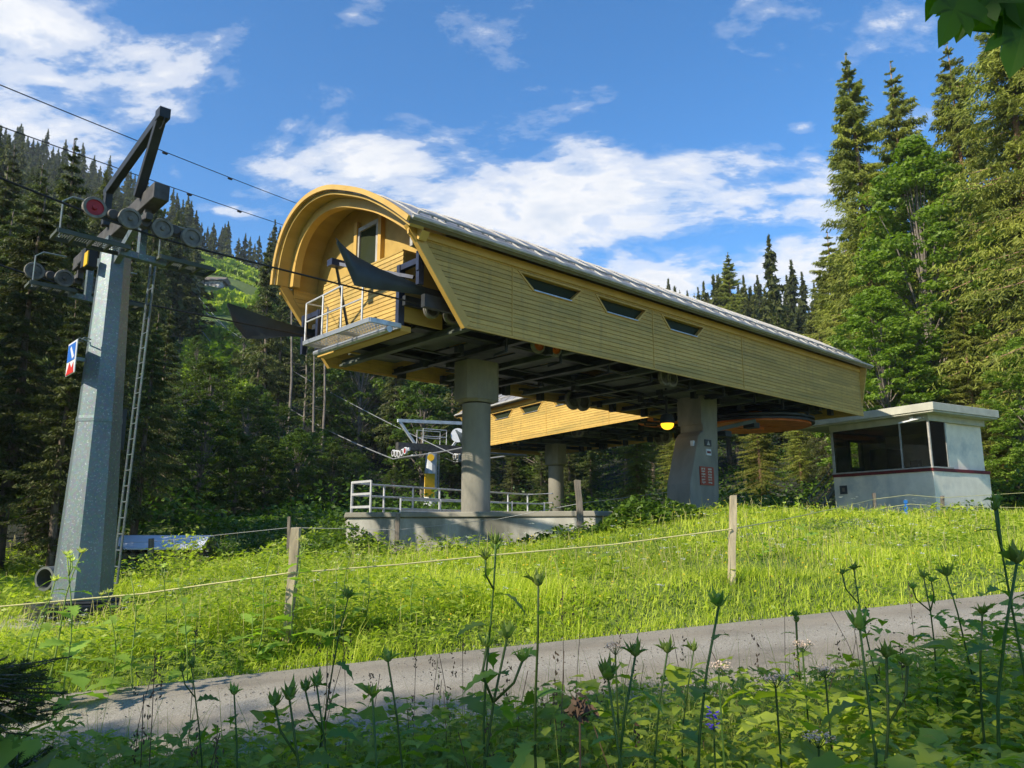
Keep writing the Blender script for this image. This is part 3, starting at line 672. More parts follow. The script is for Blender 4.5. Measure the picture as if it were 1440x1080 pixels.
# ------------------------------------------------------------------ front pylon (local axes like the station's)
D_ = Vector((.73675, .67616, 0)); N_ = Vector((-.67616, .73675, 0))
def SW(u, v, w): return Vector(LPT) + D_*u + N_*v + Vector((0, 0, w))
U0, V0, W0 = -5.85, 2.55, -5.25
def pylon1():
    b = SW(U0, V0, W0); root = empty('lift_pylon', b, ANG)
    tag(root, 'tall galvanised lift pylon at the left with a red rimmed rope wheel on top', 'lift pylon', 'lift pylons')
    def T(u, v, w): return Vector((u - U0, v - V0, w - W0))
    c = MB(); c.lathe((0, 0, 0), (0, 0, 1), [(.46, .16), (.35, 3.05), (.35, 3.051), (.25, .78 - W0)], 8)
    for v in c.v: pass
    col = c.build('column', M['galv'], root); col.rotation_euler = (0, 0, .3)
    fl = MB(); fl.lathe((0, 0, 3.0), (0, 0, 1), [(.36, 0), (.36, .05), (.355, .1)], 8); fl.build('column_joint', M['galv'], col)
    bs = MB(); bs.box(-.68, .68, -.68, .68, -.5, .1); bs.lathe((0, 0, .1), (0, 0, 1), [(.58, 0), (.58, .05)], 8)
    bs.build('footing', M['black_steel'], root, bevel=.02); fs_ = MB(); fs_.box(-2.2, 1.1, -1.0, 1.0, -.6, -.12); fs_.build('foot_slab', M['concrete_old'], root, bevel=.03)
    # cross arm, gallows above it
    a = MB(); a.bar(T(-5.88, .25, 1.12), T(-5.88, 4.9, 1.12), .24, .26)
    arm = a.build('cross_arm', M['brown_steel'], root, bevel=.015)
    br = MB(); br.bar(T(-5.88, 2.55, .7), T(-5.88, 2.55, 1.0), .3, .3); br.bar(T(-5.88, 1.4, .9), T(-5.88, 2.5, .5), .1, .14); br.bar(T(-5.88, 3.7, .9), T(-5.88, 2.6, .5), .1, .14)
    br.build('arm_bracket', M['galv'], root)
    g = MB(); g.bar(T(-6.05, 2.6, 1.22), T(-6.05, 2.6, 1.9), .12, .12); g.bar(T(-6.05, 2.72, 1.85), T(-6.03, .12, 2.24), .12, .145); g.bar(T(-6.03, .9, 1.2), T(-6.03, .08, 2.23), .11, .14, (1, 0, 0))
    gl = g.build('gallows_frame', M['black_steel'], root, bevel=.01)
    h = MB(); h.box(*(lambda p: (p.x-.08, p.x+.08, p.y-.14, p.y+.07, p.z-.08, p.z+.08))(T(-6.03, .06, 2.25)))
    hh = [T(-6.03, .05 + .12*math.cos(t), 2.18 - .14*math.sin(t)) for t in np.linspace(0, PI, 9)]; h.tube(hh, .012, 6)
    h.build('pulley_head', M['black_steel'], gl)
    # sheave assemblies
    def sheaves(v, w, red, vs):
        us = [-6.7, -6.2, -5.72, -5.26]; 
        bm = MB(); bm.bar(T(-6.52, v + .1, w + .06), T(-5.42, v + .1, w), .05, .13)
        for p, q in ((-6.78, -6.12), (-5.8, -5.18)): bm.bar(T(p, v + .13, w + .03), T(q, v + .13, w - .0), .05, .12)
        bm.bar(T(-5.95, v - .1, w + .1), T(-5.95, v + .35, w + .12), .1, .1)
        bm.bar(T(-5.9, v + .2, w), T(-5.9, v + .2, w + .38), .1, .1)
        for q in (-6.42, -5.95, -5.5): bm.lathe(T(q, v + .18, w + .04), (0, 1, 0), [(.07, -.14), (.085, -.12), (.085, 0), (.07, .02)], 14)
        bm.build('sheave_beam', M['brown_steel'], root, smooth=True)
        for i, u in enumerate(us):
            wheel('rope_wheel', T(u, v, w + .04 - .03*i), (0, 1, 0), .168, .085, root, M['rim_red'] if (red and i == 0) else M['rim_grey'], M['rubber'])
    sheaves(.6, .68, True, 0); sheaves(4.5, .68, False, 0)
    def tray(u0, u1, v0, v1, w, tilt=-.02):
        t = MB(); z = lambda u: w + tilt*(u - u0)
        for vv in (v0, v1): t.bar(T(u0, vv, z(u0)), T(u1, vv, z(u1)), .035, .06)
        for k in range(5):
            u = u0 + (u1-u0)*k/4; t.bar(T(u, v0, z(u)), T(u, v1, z(u)), .04, .05)
        for k in range(30):
            u = u0 + (u1-u0)*k/29; t.bar(T(u, v0, z(u) + .03), T(u, v1, z(u) + .03), .004, .012)
        for k in range(5):
            v = v0 + (v1-v0)*(k+.5)/5; t.bar(T(u0, v, z(u0) + .05), T(u1, v, z(u1) + .05), .006, .012)
        o = t.build('walkway_tray', M['deck'], root)
        s = MB(); e = z(u0)
        s.tube([T(u0 + .1, v1, e), T(u0 + .1, v1, e + .62), T(u0 + .22, v1, e + .72), T(u0 + .6, v1, e + .72)], .016, 6)
        s.build('tray_rail', M['galv'], o, smooth=True)
    tray(-7.1, -6.12, .78, 1.2, .32); tray(-5.65, -4.78, .78, 1.2, .27); tray(-6.85, -6.12, 3.85, 4.25, .32); tray(-5.6, -4.95, 3.85, 4.25, .27)
    for vv in (1.0, 4.05):
        sp = MB(); sp.bar(T(-6.2, vv, .27), T(-5.5, vv, .24), .1, .1); sp.bar(T(-5.88, vv, .2), T(-5.88, vv, 1.0), .14, .1)
        sp.build('tray_hanger', M['galv'], root)
    # ladder and cable duct on the far side
    ld = MB(); p0 = T(-5.22, 2.95, W0 + .35); p1 = T(-5.1, 2.8, .9); off = Vector((.0, .28, 0))
    ld.tube([p0, p1], .02, 6); ld.tube([p0 + off, p1 + off], .02, 6)
    for k in range(22):
        t = k / 21; a_ = p0.lerp(p1, t); ld.tube([a_, a_ + off], .012, 5)
    ld.build('ladder', M['galv'], root, smooth=True)
    cd = MB(); cd.box(.36, .45, .1, .22, 2.6, 3.3); cd.build('switch_box', M['black_steel'], root)
    st = MB()
    for z, s in ((4.35, -1), (4.4, 1)):
        x = -.33; st.tube([(x + .02, s*.16 - .1, z), (x - .08, s*.16 - .1, z + .02), (x - .08, s*.16 + .06, z + .02), (x + .02, s*.16 + .06, z)], .011, 6)
    st.build('step_loop', M['galv'], root)
    # signs
    zc = (at(117, 501, 12.4).z - (LPT[2] + W0)); x = -.5
    pl = MB().box(x - .02, x, -.28, .26, zc - .28, zc + .28).build('sign_plate', M['sign_white'], root, bevel=.01)
    MB().box(x - .026, x - .0205, -.24, .22, zc - .05, zc + .24).build('blue_field', M['sign_blue'], pl)
    w = MB(); w.prism([(x - .031, -.22, zc + .0), (x - .031, .0, zc + .2), (x - .031, .06, zc + .17), (x - .031, -.12, zc - .03)], (.004, 0, 0)); w.build('white_sweep', M['sign_white'], pl)
    r = MB(); r.prism([(x - .026, -.25, zc - .27), (x - .026, .22, zc - .27), (x - .026, .05, zc - .07), (x - .026, -.1, zc - .18), (x - .026, -.2, zc - .09)], (.005, 0, 0)); r.build('red_peaks', M['sign_red'], pl)
    bk = MB(); bk.bar((x, 0, zc), (-.3, 0, zc), .06, .06); bk.build('sign_bracket', M['galv'], pl)
    yb = T(-6.3, 2.5, .55); MB().box(yb.x - .02, yb.x, yb.y - .1, yb.y + .12, yb.z - .14, yb.z + .1).build('yellow_tag', M['sign_yellow'], root)
    jb = MB(); q = T(-6.15, 3.0, .75); jb.box(q.x - .1, q.x + .1, q.y - .12, q.y + .14, q.z - .22, q.z + .12); jb.tube([q, q + Vector((-.1, .3, -.1)), q + Vector((.1, .5, .2))], .02, 6); jb.build('cable_box', M['black_steel'], root)
    return root
pylon1()
def pylon2():
    x2 = at(605, 722, 54); g = gz1(x2.x, 54); az = math.atan2(-.85, .53)
    root = empty('lift_pylon', (x2.x, 54, g - .2), az); tag(root, 'small distant lift pylon with yellow plates, left of the round column', 'lift pylon', 'lift pylons')
    top = 6.95 - g + .2
    MB().lathe((0, 0, 0), (0, 0, 1), [(.52, 0), (.4, top)], 10).build('column', M['pale_steel'], root)
    a = MB(); a.bar((0, -2.6, top + .35), (0, 2.8, top + .35), .45, .5); a.build('cross_arm', M['brown_steel'], root)
    h = MB(); h.bar((0, -2.6, top + 2.1), (0, 3.3, top + 2.3), .18, .22); h.bar((0, -2.5, top + 2.1), (0, -1.2, top + .5), .16, .16); h.bar((0, 2.9, top + 2.2), (0, 1.6, top + .5), .16, .16); h.build('gallows_frame', M['pale_steel'], root)
    for y in (-2.4, 2.4):
        for i in range(5): wheel('rope_wheel', (-1.0 + i*.5, y, top - .2 + .08*abs(i-2)), (0, 1, 0), .24, .14, root, M['rim_red'] if i == 4 else M['rim_grey'], M['sign_white'], 14)
        b = MB(); b.bar((-1.3, y + .15, top + .05), (1.3, y + .15, top + .05), .1, .22); b.bar((-1.5, y + .6, top - .35), (1.5, y + .6, top - .35), .6, .06); b.build('sheave_beam', M['pale_steel'], root)
    r = MB()
    for s in (-1, 1):
        r.tube([(.5*s, -.9, top + .6), (.5*s, -.9, top + 1.6), (.5*s, .9, top + 1.6), (.5*s, .9, top + .6)], .035, 6); r.tube([(.5*s, -.9, top + 1.1), (.5*s, .9, top + 1.1)], .03, 6)
    r.build('guard_rail', M['white_alu'], root)
    f = Vector((.4, -.42, 0)); MB().bar((.43, -.3, top - 3.05), (.43, -.3, top - 1.45), .75, .08, (1, 0, 0)).build('yellow_plate', M['sign_yellow'], root)
    MB().lathe((.42, -.25, top - .35), (1, -.3, 0), [(.24, 0), (.24, .05)], 16).build('round_plate', M['sign_yellow'], root)
    MB().lathe((.6, 1.75, top + 1.3), (1, -.5, 0), [(.5, 0), (.5, .08)], 20).build('pale_disc', M['sign_white'], root)
    l = MB()
    for y in (.45, .75): l.bar((-.3, y, .2), (-.3, y, top), .05, .05)
    for k in range(12): l.bar((-.3, .45, .6 + k*.35), (-.3, .75, .6 + k*.35), .03, .03)
    l.build('ladder', M['white_alu'], root)
    return top + g - .2
ptop2 = pylon2()

# ------------------------------------------------------------------ ropes
def sag(a, b, s, n=14): return [Vector(a).lerp(Vector(b), i/n) - Vector((0, 0, s*4*(i/n)*(1-i/n))) for i in range(n+1)]
r1 = MB()
for v, w0, wend in ((.6, .48, .42), (4.5, .49, .42)):
    pts = [SW(14.5, v, .1), SW(2, v, .25), SW(-.2, v, wend)] + [SW(-5.2, v, w0), SW(-5.85, v, w0 + .03), SW(-6.7, v, w0 + .13)] + [SW(-6.7 - k*2.2, v, w0 + .13 + k*.36 + .008*k*k) for k in range(1, 22)]
    r1.tube(pts, .018, 8)
tag(r1.build('haul_rope', M['cable'], smooth=True), 'thick black haul rope running through the left pylon into the near station', 'rope')
r2 = MB()
ex = Vector((.85, .53, 0)); fx = Vector((.53, -.85, 0)); tp = at(605, 722, 54); tp.z = 0
for y, e in ((-2.4, (276, 455, 112)), (2.4, (298, 440, 118))):
    p = tp + ex*y; p.z = ptop2 - .45; endp = at(*e); pre = Vector(f2) + fx*1.5 + ex*(2.9 + y)*1; pre.z = f2.z + .3
    up = (endp - p).normalized()
    r2.tube(sag(pre, p + fx*1.0, .1, 6) + sag(p - fx*1.0, endp, 2.2, 20) + [endp + up*60 + Vector((0, 0, 7))], .045, 6)
tag(r2.build('haul_rope', M['cable_light'], smooth=True), 'pale haul rope climbing from the small distant pylon to the hill clearing', 'rope')
def wire(name, a, b, s, r, lab, knots=()):
    w = MB(); pts = sag(a, b, s, 24); w.tube(pts, r, 6)
    for k in knots:
        p = Vector(a).lerp(Vector(b), k) - Vector((0, 0, s*4*k*(1-k))); w.lathe(p - Vector((.05, 0, .01)), (1, .2, -.3), [(.01, 0), (.03, .02), (.03, .1), (.01, .12)], 8)
    return tag(w.build(name, M['cable']), lab, 'cable', 'thin overhead cables')
wire('overhead_cable', at(-180, 45, 9), at(455, 300, 24), .05, .009, 'upper thin cable crossing the sky above the pylon head', (.42, .6))
wire('overhead_cable', at(-180, 112, 9), at(440, 330, 24), .05, .009, 'lower thin cable crossing the sky behind the pylon arm', (.5, .66))
wire('overhead_cable', at(290, 440, 95), at(640, 640, 50), .8, .03, 'thin pale cable hanging beside the distant haul rope').data.materials[0] = M['cable_light']

# ------------------------------------------------------------------ control hut
def hut():
    C = (15.7, 29.0, 1.85); root = empty('control_hut', C, math.atan2(.5, .866))
    tag(root, 'small white flat roofed control hut with a maroon band and corner window', 'hut')
    z = 1.85; S = 4.0 - z; T_ = 5.76 - z; W, B = 3.75, 4.35
    m = MB(); m.box(0, W, 0, B, -.6, S - .14); m.build('lower_wall', M['white_paint'], root, bevel=.01)
    bd = MB(); bd.box(-.03, W + .02, -.03, B + .02, S - .14, S - .02); bd.build('maroon_band', M['maroon'], root)
    sl = MB(); sl.box(-.06, W*.34, -.06, .12, S - .02, S + .03); sl.box(-.06, .12, .12, B + .02, S - .02, S + .03); sl.build('window_sill', M['frame_grey'], root)
    u = MB(); u.box(1.25, W - .08, .12, .3, S - .018, T_); u.box(1.12, 1.25, .04, .3, S - .018, T_); u.box(W - .2, W - .08, .3, B, S - .018, T_); u.build('upper_wall', M['white_paint'], root)
    bk = MB(); bk.box(.15, 1.0, B - .12, B, S - .018, T_); bk.box(1.75, W - .2, B - .12, B, S - .018, T_); bk.box(1.0, 1.75, B - .12, B, S - .018, S + .3); bk.box(1.0, 1.75, B - .12, B, T_ - .35, T_); bk.build('back_wall', M['cream_in'], root)
    fl = MB(); fl.box(.1, W - .2, .12, B - .12, S - .05, S - .019); fl.build('interior_floor', M['dark_in'], root)
    hd = MB(); hd.box(-.04, W - .04, -.04, B, T_, T_ + .24); hd.build('header', M['roof_cream'], root)
    rf = MB(); rf.box(-.45, W + .08, -.5, B + 1.5, T_ + .24, T_ + .3); rf.box(-.5, W + .13, -.55, B + 1.55, T_ + .302, T_ + .6); r = rf.build('flat_roof', M['roof_cream'], root, bevel=.015)
    for q in ((0, .07, 0, .07), (0, .06, B - .1, B), (0, .06, B*.27, B*.27 + .05), (1.06, 1.12, .02, .08)): MB().box(q[0], q[1], q[2], q[3], S + .03, T_).build('window_post', M['frame_grey'], root)
    g = MB(); g.box(.075, 1.055, .035, .043, S + .03, T_)
    g.build('window_pane', M['glass_clear'], root)
    g = MB(); g.box(.03, .038, B*.27 + .055, B - .105, S + .03, T_); g.box(.03, .038, .075, B*.27 - .005, S + .03, T_); g.build('window_pane', M['glass_clear'], root)
    d = MB(); d.box(.95, 1.0, B - .2, B - .12, S, T_ - .3); d.box(1.75, 1.8, B - .2, B - .12, S, T_ - .3); d.box(.95, 1.8, B - .2, B - .12, T_ - .35, T_ - .3); d.build('inner_frame', M['dark_in'], root)
    ds = MB(); ds.box(.3, .8, .6, 2.6, S - .02, S + .1); ds.box(.5, .75, .9, 1.2, S + .1, S + .35); ds.box(2.2, 3.2, 3.3, 4.1, S, S + 1.1); ds.build('desk', M['dark_in'], root)
    v = MB(); v.box(-.03, -.002, B - .62, B - .28, S - .85, S - .5); vo = v.build('vent', M['sign_dark'], root); MB().box(-.045, -.031, B - .52, B - .4, S - .75, S - .6).build('vent_flap', M['old_wood'], vo)
    l = MB(); l.bar((-.12, .2, T_ + .1), (-.3, 1.0, T_ - .02), .12, .05); l.bar((-.05, .12, T_ + .12), (-.12, .7, T_ + .2), .03, .03)
    l.lathe((-.14, .5, T_ + .12), (-1, 0, 0), [(.07, 0), (.08, .1)], 12); l.build('floodlight', M['sign_white'], root)
    # outside stair with handrail at the far left
    s = MB()
    for k in range(5): s.box(.3, 1.3, B + .05 + k*.28, B + .33 + k*.28, S - .4 - k*.28, S - .36 - k*.28)
    for x in (.3, 1.3):
        s.bar((x, B + .05, S - .42), (x, B + 1.6, S - 1.9), .05, .12)
        for hgt in (.35, .65, .95): s.tube([(x, B + .05, S - .4 + hgt), (x, B + 1.6, S - 1.9 + hgt)], .022, 6)
        for k in (0, 1): s.tube([(x, B + .1 + k*1.45, S - .45 - k*1.4), (x, B + .1 + k*1.45, S + .55 - k*1.4)], .022, 6)
    s.build('outside_stair', M['galv'], root)
    return root
hut()

# ------------------------------------------------------------------ loading platform, railing
pf = MB(); poly = [(-3.9, 18.7), (1.8, 17.05), (5.6, 20.5), (6.2, 27), (.9, 34), (-5.4, 25.4)]
pf.prism([(x, y, -.2) for x, y in poly], (0, 0, 2.18)); po = pf.build('concrete_platform', M['concrete_old'], bevel=.03)
cp = MB(); cp.prism([(x*1.0 + (.06 if x > 0 else -.06), y - .06 if y < 22 else y + .05, 1.984) for x, y in poly], (0, 0, .12)); cp.build('coping', M['concrete'], po, bevel=.02)
tag(po, 'low grey concrete loading platform with stained front wall under the station', 'platform')
rl = empty('guard_railing', (-5.1, 25, 2.1)); tag(rl, 'grey tubular guard railing along the back of the concrete platform', 'railing')
a0 = Vector((0, 0, 0)); a1 = Vector((5.76, 8, 0)); e0 = Vector((1.15, -2.3, 0))
for k in range(8):
    p = a0.lerp(a1, k/7) if k else a0; MB().tube([p + Vector((0, 0, -.2)), p + Vector((0, 0, 1.06))], .035, 8).build('post', M['white_alu'], rl, smooth=True)
for hgt in (1.06, .68, .3):
    m = MB(); m.tube([a0 + Vector((0, 0, hgt)), a1 + Vector((0, 0, hgt)), a1 + Vector((1.0, -1.0, hgt))], .03, 8); m.build('rail', M['white_alu'], rl, smooth=True)
pg = MB()
q0 = Vector((.0, -.1, 0)); q1 = Vector((.75, -.9, 0))
for hgt in (1.08, .7, .3): pg.bar(q0 + Vector((0, 0, hgt)), q1 + Vector((0, 0, hgt)), .05, .07)
for q in (q0, q1): pg.tube([q + Vector((0, 0, -.2)), q + Vector((0, 0, 1.1))], .035, 8)
pg.build('end_panel', M['white_alu'], rl)
q0 = Vector((1.5, .3, 0)); q1 = Vector((6.3, 4.2, 0)); pg = MB()
for hgt in (.55, .2): pg.bar(q0 + Vector((0, 0, hgt)), q1 + Vector((0, 0, hgt)), .05, .05)
for k in range(5): pp = q0.lerp(q1, k/4); pg.bar(pp, pp + Vector((0, 0, .6)), .05, .05)
pg.build('low_rail', M['white_alu'], rl)

# ------------------------------------------------------------------ fence
def post(px_t, py_t, px_b, py_b, Y, w, mat, lab, insul=True, flat=1.0):
    b = at(px_b, py_b, Y); t = at(px_t, py_t, Y); b.z = min(b.z, gz1(b.x, Y)) - .15
    mb = MB(); n = 6; rng = random.Random(int(px_b))
    vs = []; fs = []
    pts = [b.lerp(t, i/n) for i in range(n+1)]
    for i, p in enumerate(pts):
        for k, (sx, sy) in enumerate(((-1, -1), (1, -1), (1, 1), (-1, 1))):
            jit = w * .08
            vs.append((p.x + sx*w/2 + rng.uniform(-jit, jit), p.y + sy*w/2*flat + rng.uniform(-jit, jit), p.z + (rng.uniform(-.01, .01) if i == n else 0)))
    for i in range(n):
        for k in range(4): fs.append((i*4+k, i*4+(k+1) % 4, (i+1)*4+(k+1) % 4, (i+1)*4+k))
    fs += [(3, 2, 1, 0), tuple(n*4+k for k in range(4))]
    mb.add(vs, fs); o = mb.build('fence_post', mat, bevel=.004); tag(o, lab, 'post', 'fence posts')
    return o
post(417, 742, 404, 886, 8.7, .09, M['post_wood'], 'pale square fence post left of centre in the bright verge')
post(1031, 697, 1027, 818, 10.2, .085, M['post_wood'], 'pale square fence post right of centre beside the road')
post(560, 722, 556, 790, 17, .09, M['old_wood'], 'thin brown stake in front of the stained platform wall')
post(407, 727, 406, 790, 17.5, .07, M['old_wood'], 'dark thin stake behind the left pale fence post')
post(213, 757, 210, 805, 19.0, .1, M['old_wood'], 'old stake beside the pale roofing sheet')
post(812, 675, 818, 750, 16.6, .13, M['old_wood'], 'leaning weathered wooden post by the dark end of the platform')
post(1229, 693, 1231, 733, 25, .09, M['old_wood'], 'small stake in front of the left face of the hut')
post(1325, 697, 1326, 736, 25.5, .09, M['old_wood'], 'small stake in front of the right face of the hut')
tp_ = [(-120, 860, 8.2), (0, 853, 8.3), (200, 835, 8.5), (405, 806, 8.63), (560, 794, 9), (700, 780, 9.4), (860, 766, 9.8), (1028, 744, 10.13), (1100, 731, 13), (1170, 716, 17.5), (1229, 702, 24.9), (1278, 696, 25.2), (1325, 700, 25.4), (1440, 693, 27), (1560, 690, 28)]
t1 = MB(); t1.tube([at(*p) for p in tp_], .009, 5); tag(t1.build('fence_tape', M['tape']), 'pale yellow electric fence rope strung along the verge posts', 'fence rope')
t1 = MB(); t1.tube([at(*p) for p in [(1228, 716, 24.9), (1280, 709, 25.1), (1325, 712, 25.4), (1440, 714, 27), (1560, 712, 28)]], .012, 5); tag(t1.build('fence_tape', M['tape']), 'lower pale fence rope between the stakes near the hut', 'fence rope')
t1 = MB(); t1.tube([at(*p) for p in [(60, 768, 20), (213, 762, 19), (407, 742, 17.5), (560, 745, 17), (700, 730, 16.9), (815, 708, 16.6), (940, 692, 22)]], .005, 5); tag(t1.build('fence_wire', M['cable_light']), 'thin wire of the rear fence below the platform', 'wire')
bs = MB(); b = at(1277, 745, 21); b.z = gz1(b.x, 21)
bs.box(b.x - .02, b.x + .02, 20.99, 21.03, b.z - .1, b.z + .42); bs.box(b.x - .035, b.x + .035, 20.985, 21.035, b.z + .1, b.z + .3); bs.box(b.x - .03, b.x + .045, 20.98, 21.04, b.z + .36, b.z + .45)
tag(bs.build('marker_stake', M['blue_plastic']), 'small bright blue stake in the grass in front of the hut', 'stake')

# ------------------------------------------------------------------ lean-to sheet, culvert pipes, hillside wall
wx = at(232, 776, 22); root = empty('log_store', (wx.x, 22, gz1(wx.x, 22)), .05)
tag(root, 'low log store under a pale curved roofing sheet behind the left pylon', 'log store')
m = MB(); pts = [(-1.25, y, .85 + .34*math.sin((y+.7)/1.4*PI)) for y in np.linspace(-.7, .7, 9)]
vs = []; 
for x in (-1.25, 1.25):
    for p in pts: vs.append((x, p[1], p[2] - .04)); vs.append((x, p[1], p[2]))
fs = []; n = len(pts)*2
for i in range(len(pts)-1):
    a = i*2; fs += [(a, a+2, n+a+2, n+a), (a+1, n+a+1, n+a+3, a+3), (a, a+1, a+3, a+2), (n+a, n+a+2, n+a+3, n+a+1)]
fs += [(0, n, n+1, 1), (n-2, n-1, 2*n-1, 2*n-2)]
m.add(vs, fs); m.build('roofing_sheet', M['sheet_metal'], root, smooth=True)
m = MB(); rng = random.Random(4)
for i in range(11):
    for j in range(5): m.lathe((-1.1 + i*.22 + rng.uniform(-.02, .02), -.5, .1 + j*.18), (0, 1, 0), [(.09, 0), (.095, .02), (.09, 1.0)], 8)
m.build('log_stack', M['old_wood'], root)
m = MB(); c = at(60, 808, 14.5); 
for p, r in ((at(62, 814, 14.5), .22),):
    m.lathe(p, (.3, 1, 0), [(r*.8, .9), (r*.8, 0), (r, 0), (r, .9), (r*.8, .9)], 24, caps=False)
tag(m.build('drain_pipe', M['pipe'], smooth=True), 'grey drain pipe end lying beside the foot of the left pylon', 'pipe')
m = MB(); p = at(292, 404, 150)
for k in range(70, 300, 2):
    p = at(292, 404, k)
    if gz1(p.x, p.y) >= p.z: break
W = .037 * p.y
m.box(-W/2, W/2, 0, 5, -2, 1.9); root = empty('stone_shed', (p.x, p.y, p.z - .3), .12); m.build('stone_wall', M['stone'], root)
m = MB(); m.prism([(-W/2 - .5, -.6, 1.9), (-W/2 - .5, 5.6, 1.9), (-W/2 - .5, 5.2, 3.2), (-W/2 - .5, 2.0, 3.4)], (W + 1, 0, 0)); m.build('roof', M['old_wood'], root)
tag(root, 'far pale stone walled shed in the hillside clearing', 'shed')
# ------------------------------------------------------------------ vegetation generators (numpy)
def vnoise(x, y, s, k=0): return .5 + .25*(np.sin(x*s + 1.7*k + 1.3*np.sin(y*s*.8 + k)) + np.sin(y*s*1.2 + 2.1*k + 1.1*np.sin(x*s*.7)))
def unit(a): return a / (np.linalg.norm(a, axis=-1, keepdims=True) + 1e-9)
def rhomb(c, a, b):
    c, a, b = (q.reshape(-1, 3) for q in (c, a, b)); n = len(c)
    V = np.stack([c - a, c + b - a*.15, c + a, c - b - a*.15], 1).reshape(-1, 3)
    return V, np.arange(n*4).reshape(n, 4)
class Geo:
    def __init__(s): s.V = []; s.Q = []; s.T = []; s.n = 0
    def add(s, V, Q, t):
        s.V.append(V); s.Q.append(Q + s.n); s.n += len(V); s.T.append(np.broadcast_to(t, len(Q)).astype(np.float32))
    def mesh(s, name, mats, **k): return np_mesh(name, np.concatenate(s.V), np.concatenate(s.Q), mats, tint=np.concatenate(s.T), **k)

def spruce_np(seed, H, R, nb, ns, nq, base=.1, droop=1.0, ql=.34, qw=.055, shape=.85, gap=.0):
    rng = np.random.default_rng(seed); g = Geo()
    t = base + (1 - base) * ((np.arange(nb) + rng.uniform(0, 1, nb)) / nb)**.92
    whorl = np.round(t * H / (.028*H)) * (.028*H); z = whorl*.6 + t*H*.4
    az = rng.uniform(0, 2*PI, nb); rel = (1 - t) / (1 - base)
    Lb = R * (rel**shape) * rng.uniform(.5, 1.3, nb) + .04
    low = np.clip((t - base) / .12, .35, 1); Lb *= low
    sec = .85 + .22*np.sin(az*2 + seed) ; Lb *= sec
    s = np.linspace(.12, 1, ns)
    out = np.stack([np.cos(az), np.sin(az), 0*az], -1); lat = np.stack([-np.sin(az), np.cos(az), 0*az], -1)
    dr = droop * (.25 + .35*rel) 
    curve = (.22*s[None]*(1-rel[:, None]*.9) - dr[:, None]*s[None]**1.3 + .16*s[None]**4)
    tf = np.clip(rel*7 + .1, 0, 1)
    P = out[:, None]*(Lb[:, None]*s)[..., None]; P[..., 2] = z[:, None] + Lb[:, None]*curve
    sg = np.array([-1, 1.])
    lt = np.clip(.34*Lb[:, None]*(1.08 - .75*s), .12, 1.2)*rng.uniform(.7, 1.2, (nb, ns))*np.clip(rel*7 + .1, 0, 1)[:, None]
    r = np.linspace(.05, 1, nq)
    sh = (nb, ns, 2, nq)
    d = out[:, None, None, None]*.62 + lat[:, None, None, None]*sg[None, None, :, None, None]*.8
    d = d + rng.normal(0, .16, sh + (3,))
    C = P[:, :, None, None] + d*(lt[:, :, None, None]*r)[..., None]
    C[..., 2] -= (lt[:, :, None, None]*(.28 + .38*r**1.5)*r)*droop*rng.uniform(.5, 1.3, sh)
    C = C + rng.normal(0, .05, sh + (3,))*tf[:, None, None, None, None]
    A = unit(d + np.array([0, 0, -1.])*(rng.uniform(.0, 1.5, sh)[..., None]) + rng.normal(0, .3, sh + (3,)))
    Bv = unit(np.cross(A, rng.normal(0, 1, sh + (3,))))
    sz = rng.uniform(.55, 1.25, sh)[..., None]*(.3 + .7*np.minimum(rel*6, 1))[:, None, None, None, None]
    V, Q = rhomb(C, A*ql/2*sz, Bv*qw*sz)
    tw = np.broadcast_to(rng.uniform(0, .55, (nb, 1, 1, 1)) + rng.uniform(0, .2, (nb, ns, 2, 1)), sh) + rng.uniform(-.1, .15, sh)
    g.add(V, Q, tw.ravel())
    # leader and fine top
    k = 30; zz = H*(1 - rng.uniform(0, .035, k)); aa = rng.uniform(0, 2*PI, k); dd = np.stack([np.cos(aa), np.sin(aa), rng.uniform(-.1, .9, k)], -1)
    c = np.stack([0*zz, 0*zz, zz], -1) + dd*rng.uniform(.0, .25, k)[:, None]*(H - zz + .03)[:, None]
    V, Q = rhomb(c, unit(dd*np.array([.4, .4, 1]) + np.array([0, 0, .5]))*ql*.35, unit(np.cross(dd, rng.normal(0, 1, (k, 3))))*qw*.5); g.add(V, Q, rng.uniform(.2, .6, k))
    return g, (z, az, Lb, dr, rel)
def spruce_trunk(H, r0, br, rng, dead=True, maxb=220):
    mb = MB(); pts = [Vector((.06*math.sin(i*1.1), .05*math.cos(i*.9), H*i/10)) for i in range(11)]; mb.tube([p if i else Vector((0, 0, -.6)) for i, p in enumerate(pts)], r0, 9, r1=.02)
    z, az, Lb, dr, rel = br; idx = list(range(len(z))); rng.shuffle(idx)
    for i in idx[:maxb]:
        o = Vector((math.cos(az[i]), math.sin(az[i]), 0)); P = []
        for s in (0, .35, .7, .95):
            P.append(o*Lb[i]*s + Vector((0, 0, z[i] + Lb[i]*(.22*s*(1-rel[i]*.9) - dr[i]*s**1.3 + .16*s**4))))
        mb.tube(P, .012 + .012*Lb[i], 3, r1=.004, caps=False)
    if dead:
        for i in range(26):
            a = rng.uniform(0, 2*PI); zz = rng.uniform(.04, .3)*H; l = rng.uniform(.4, 1.6)
            mb.tube([(0, 0, zz), (math.cos(a)*l, math.sin(a)*l, zz - rng.uniform(-.1, .35))], .018, 3, r1=.004, caps=False)
    return mb
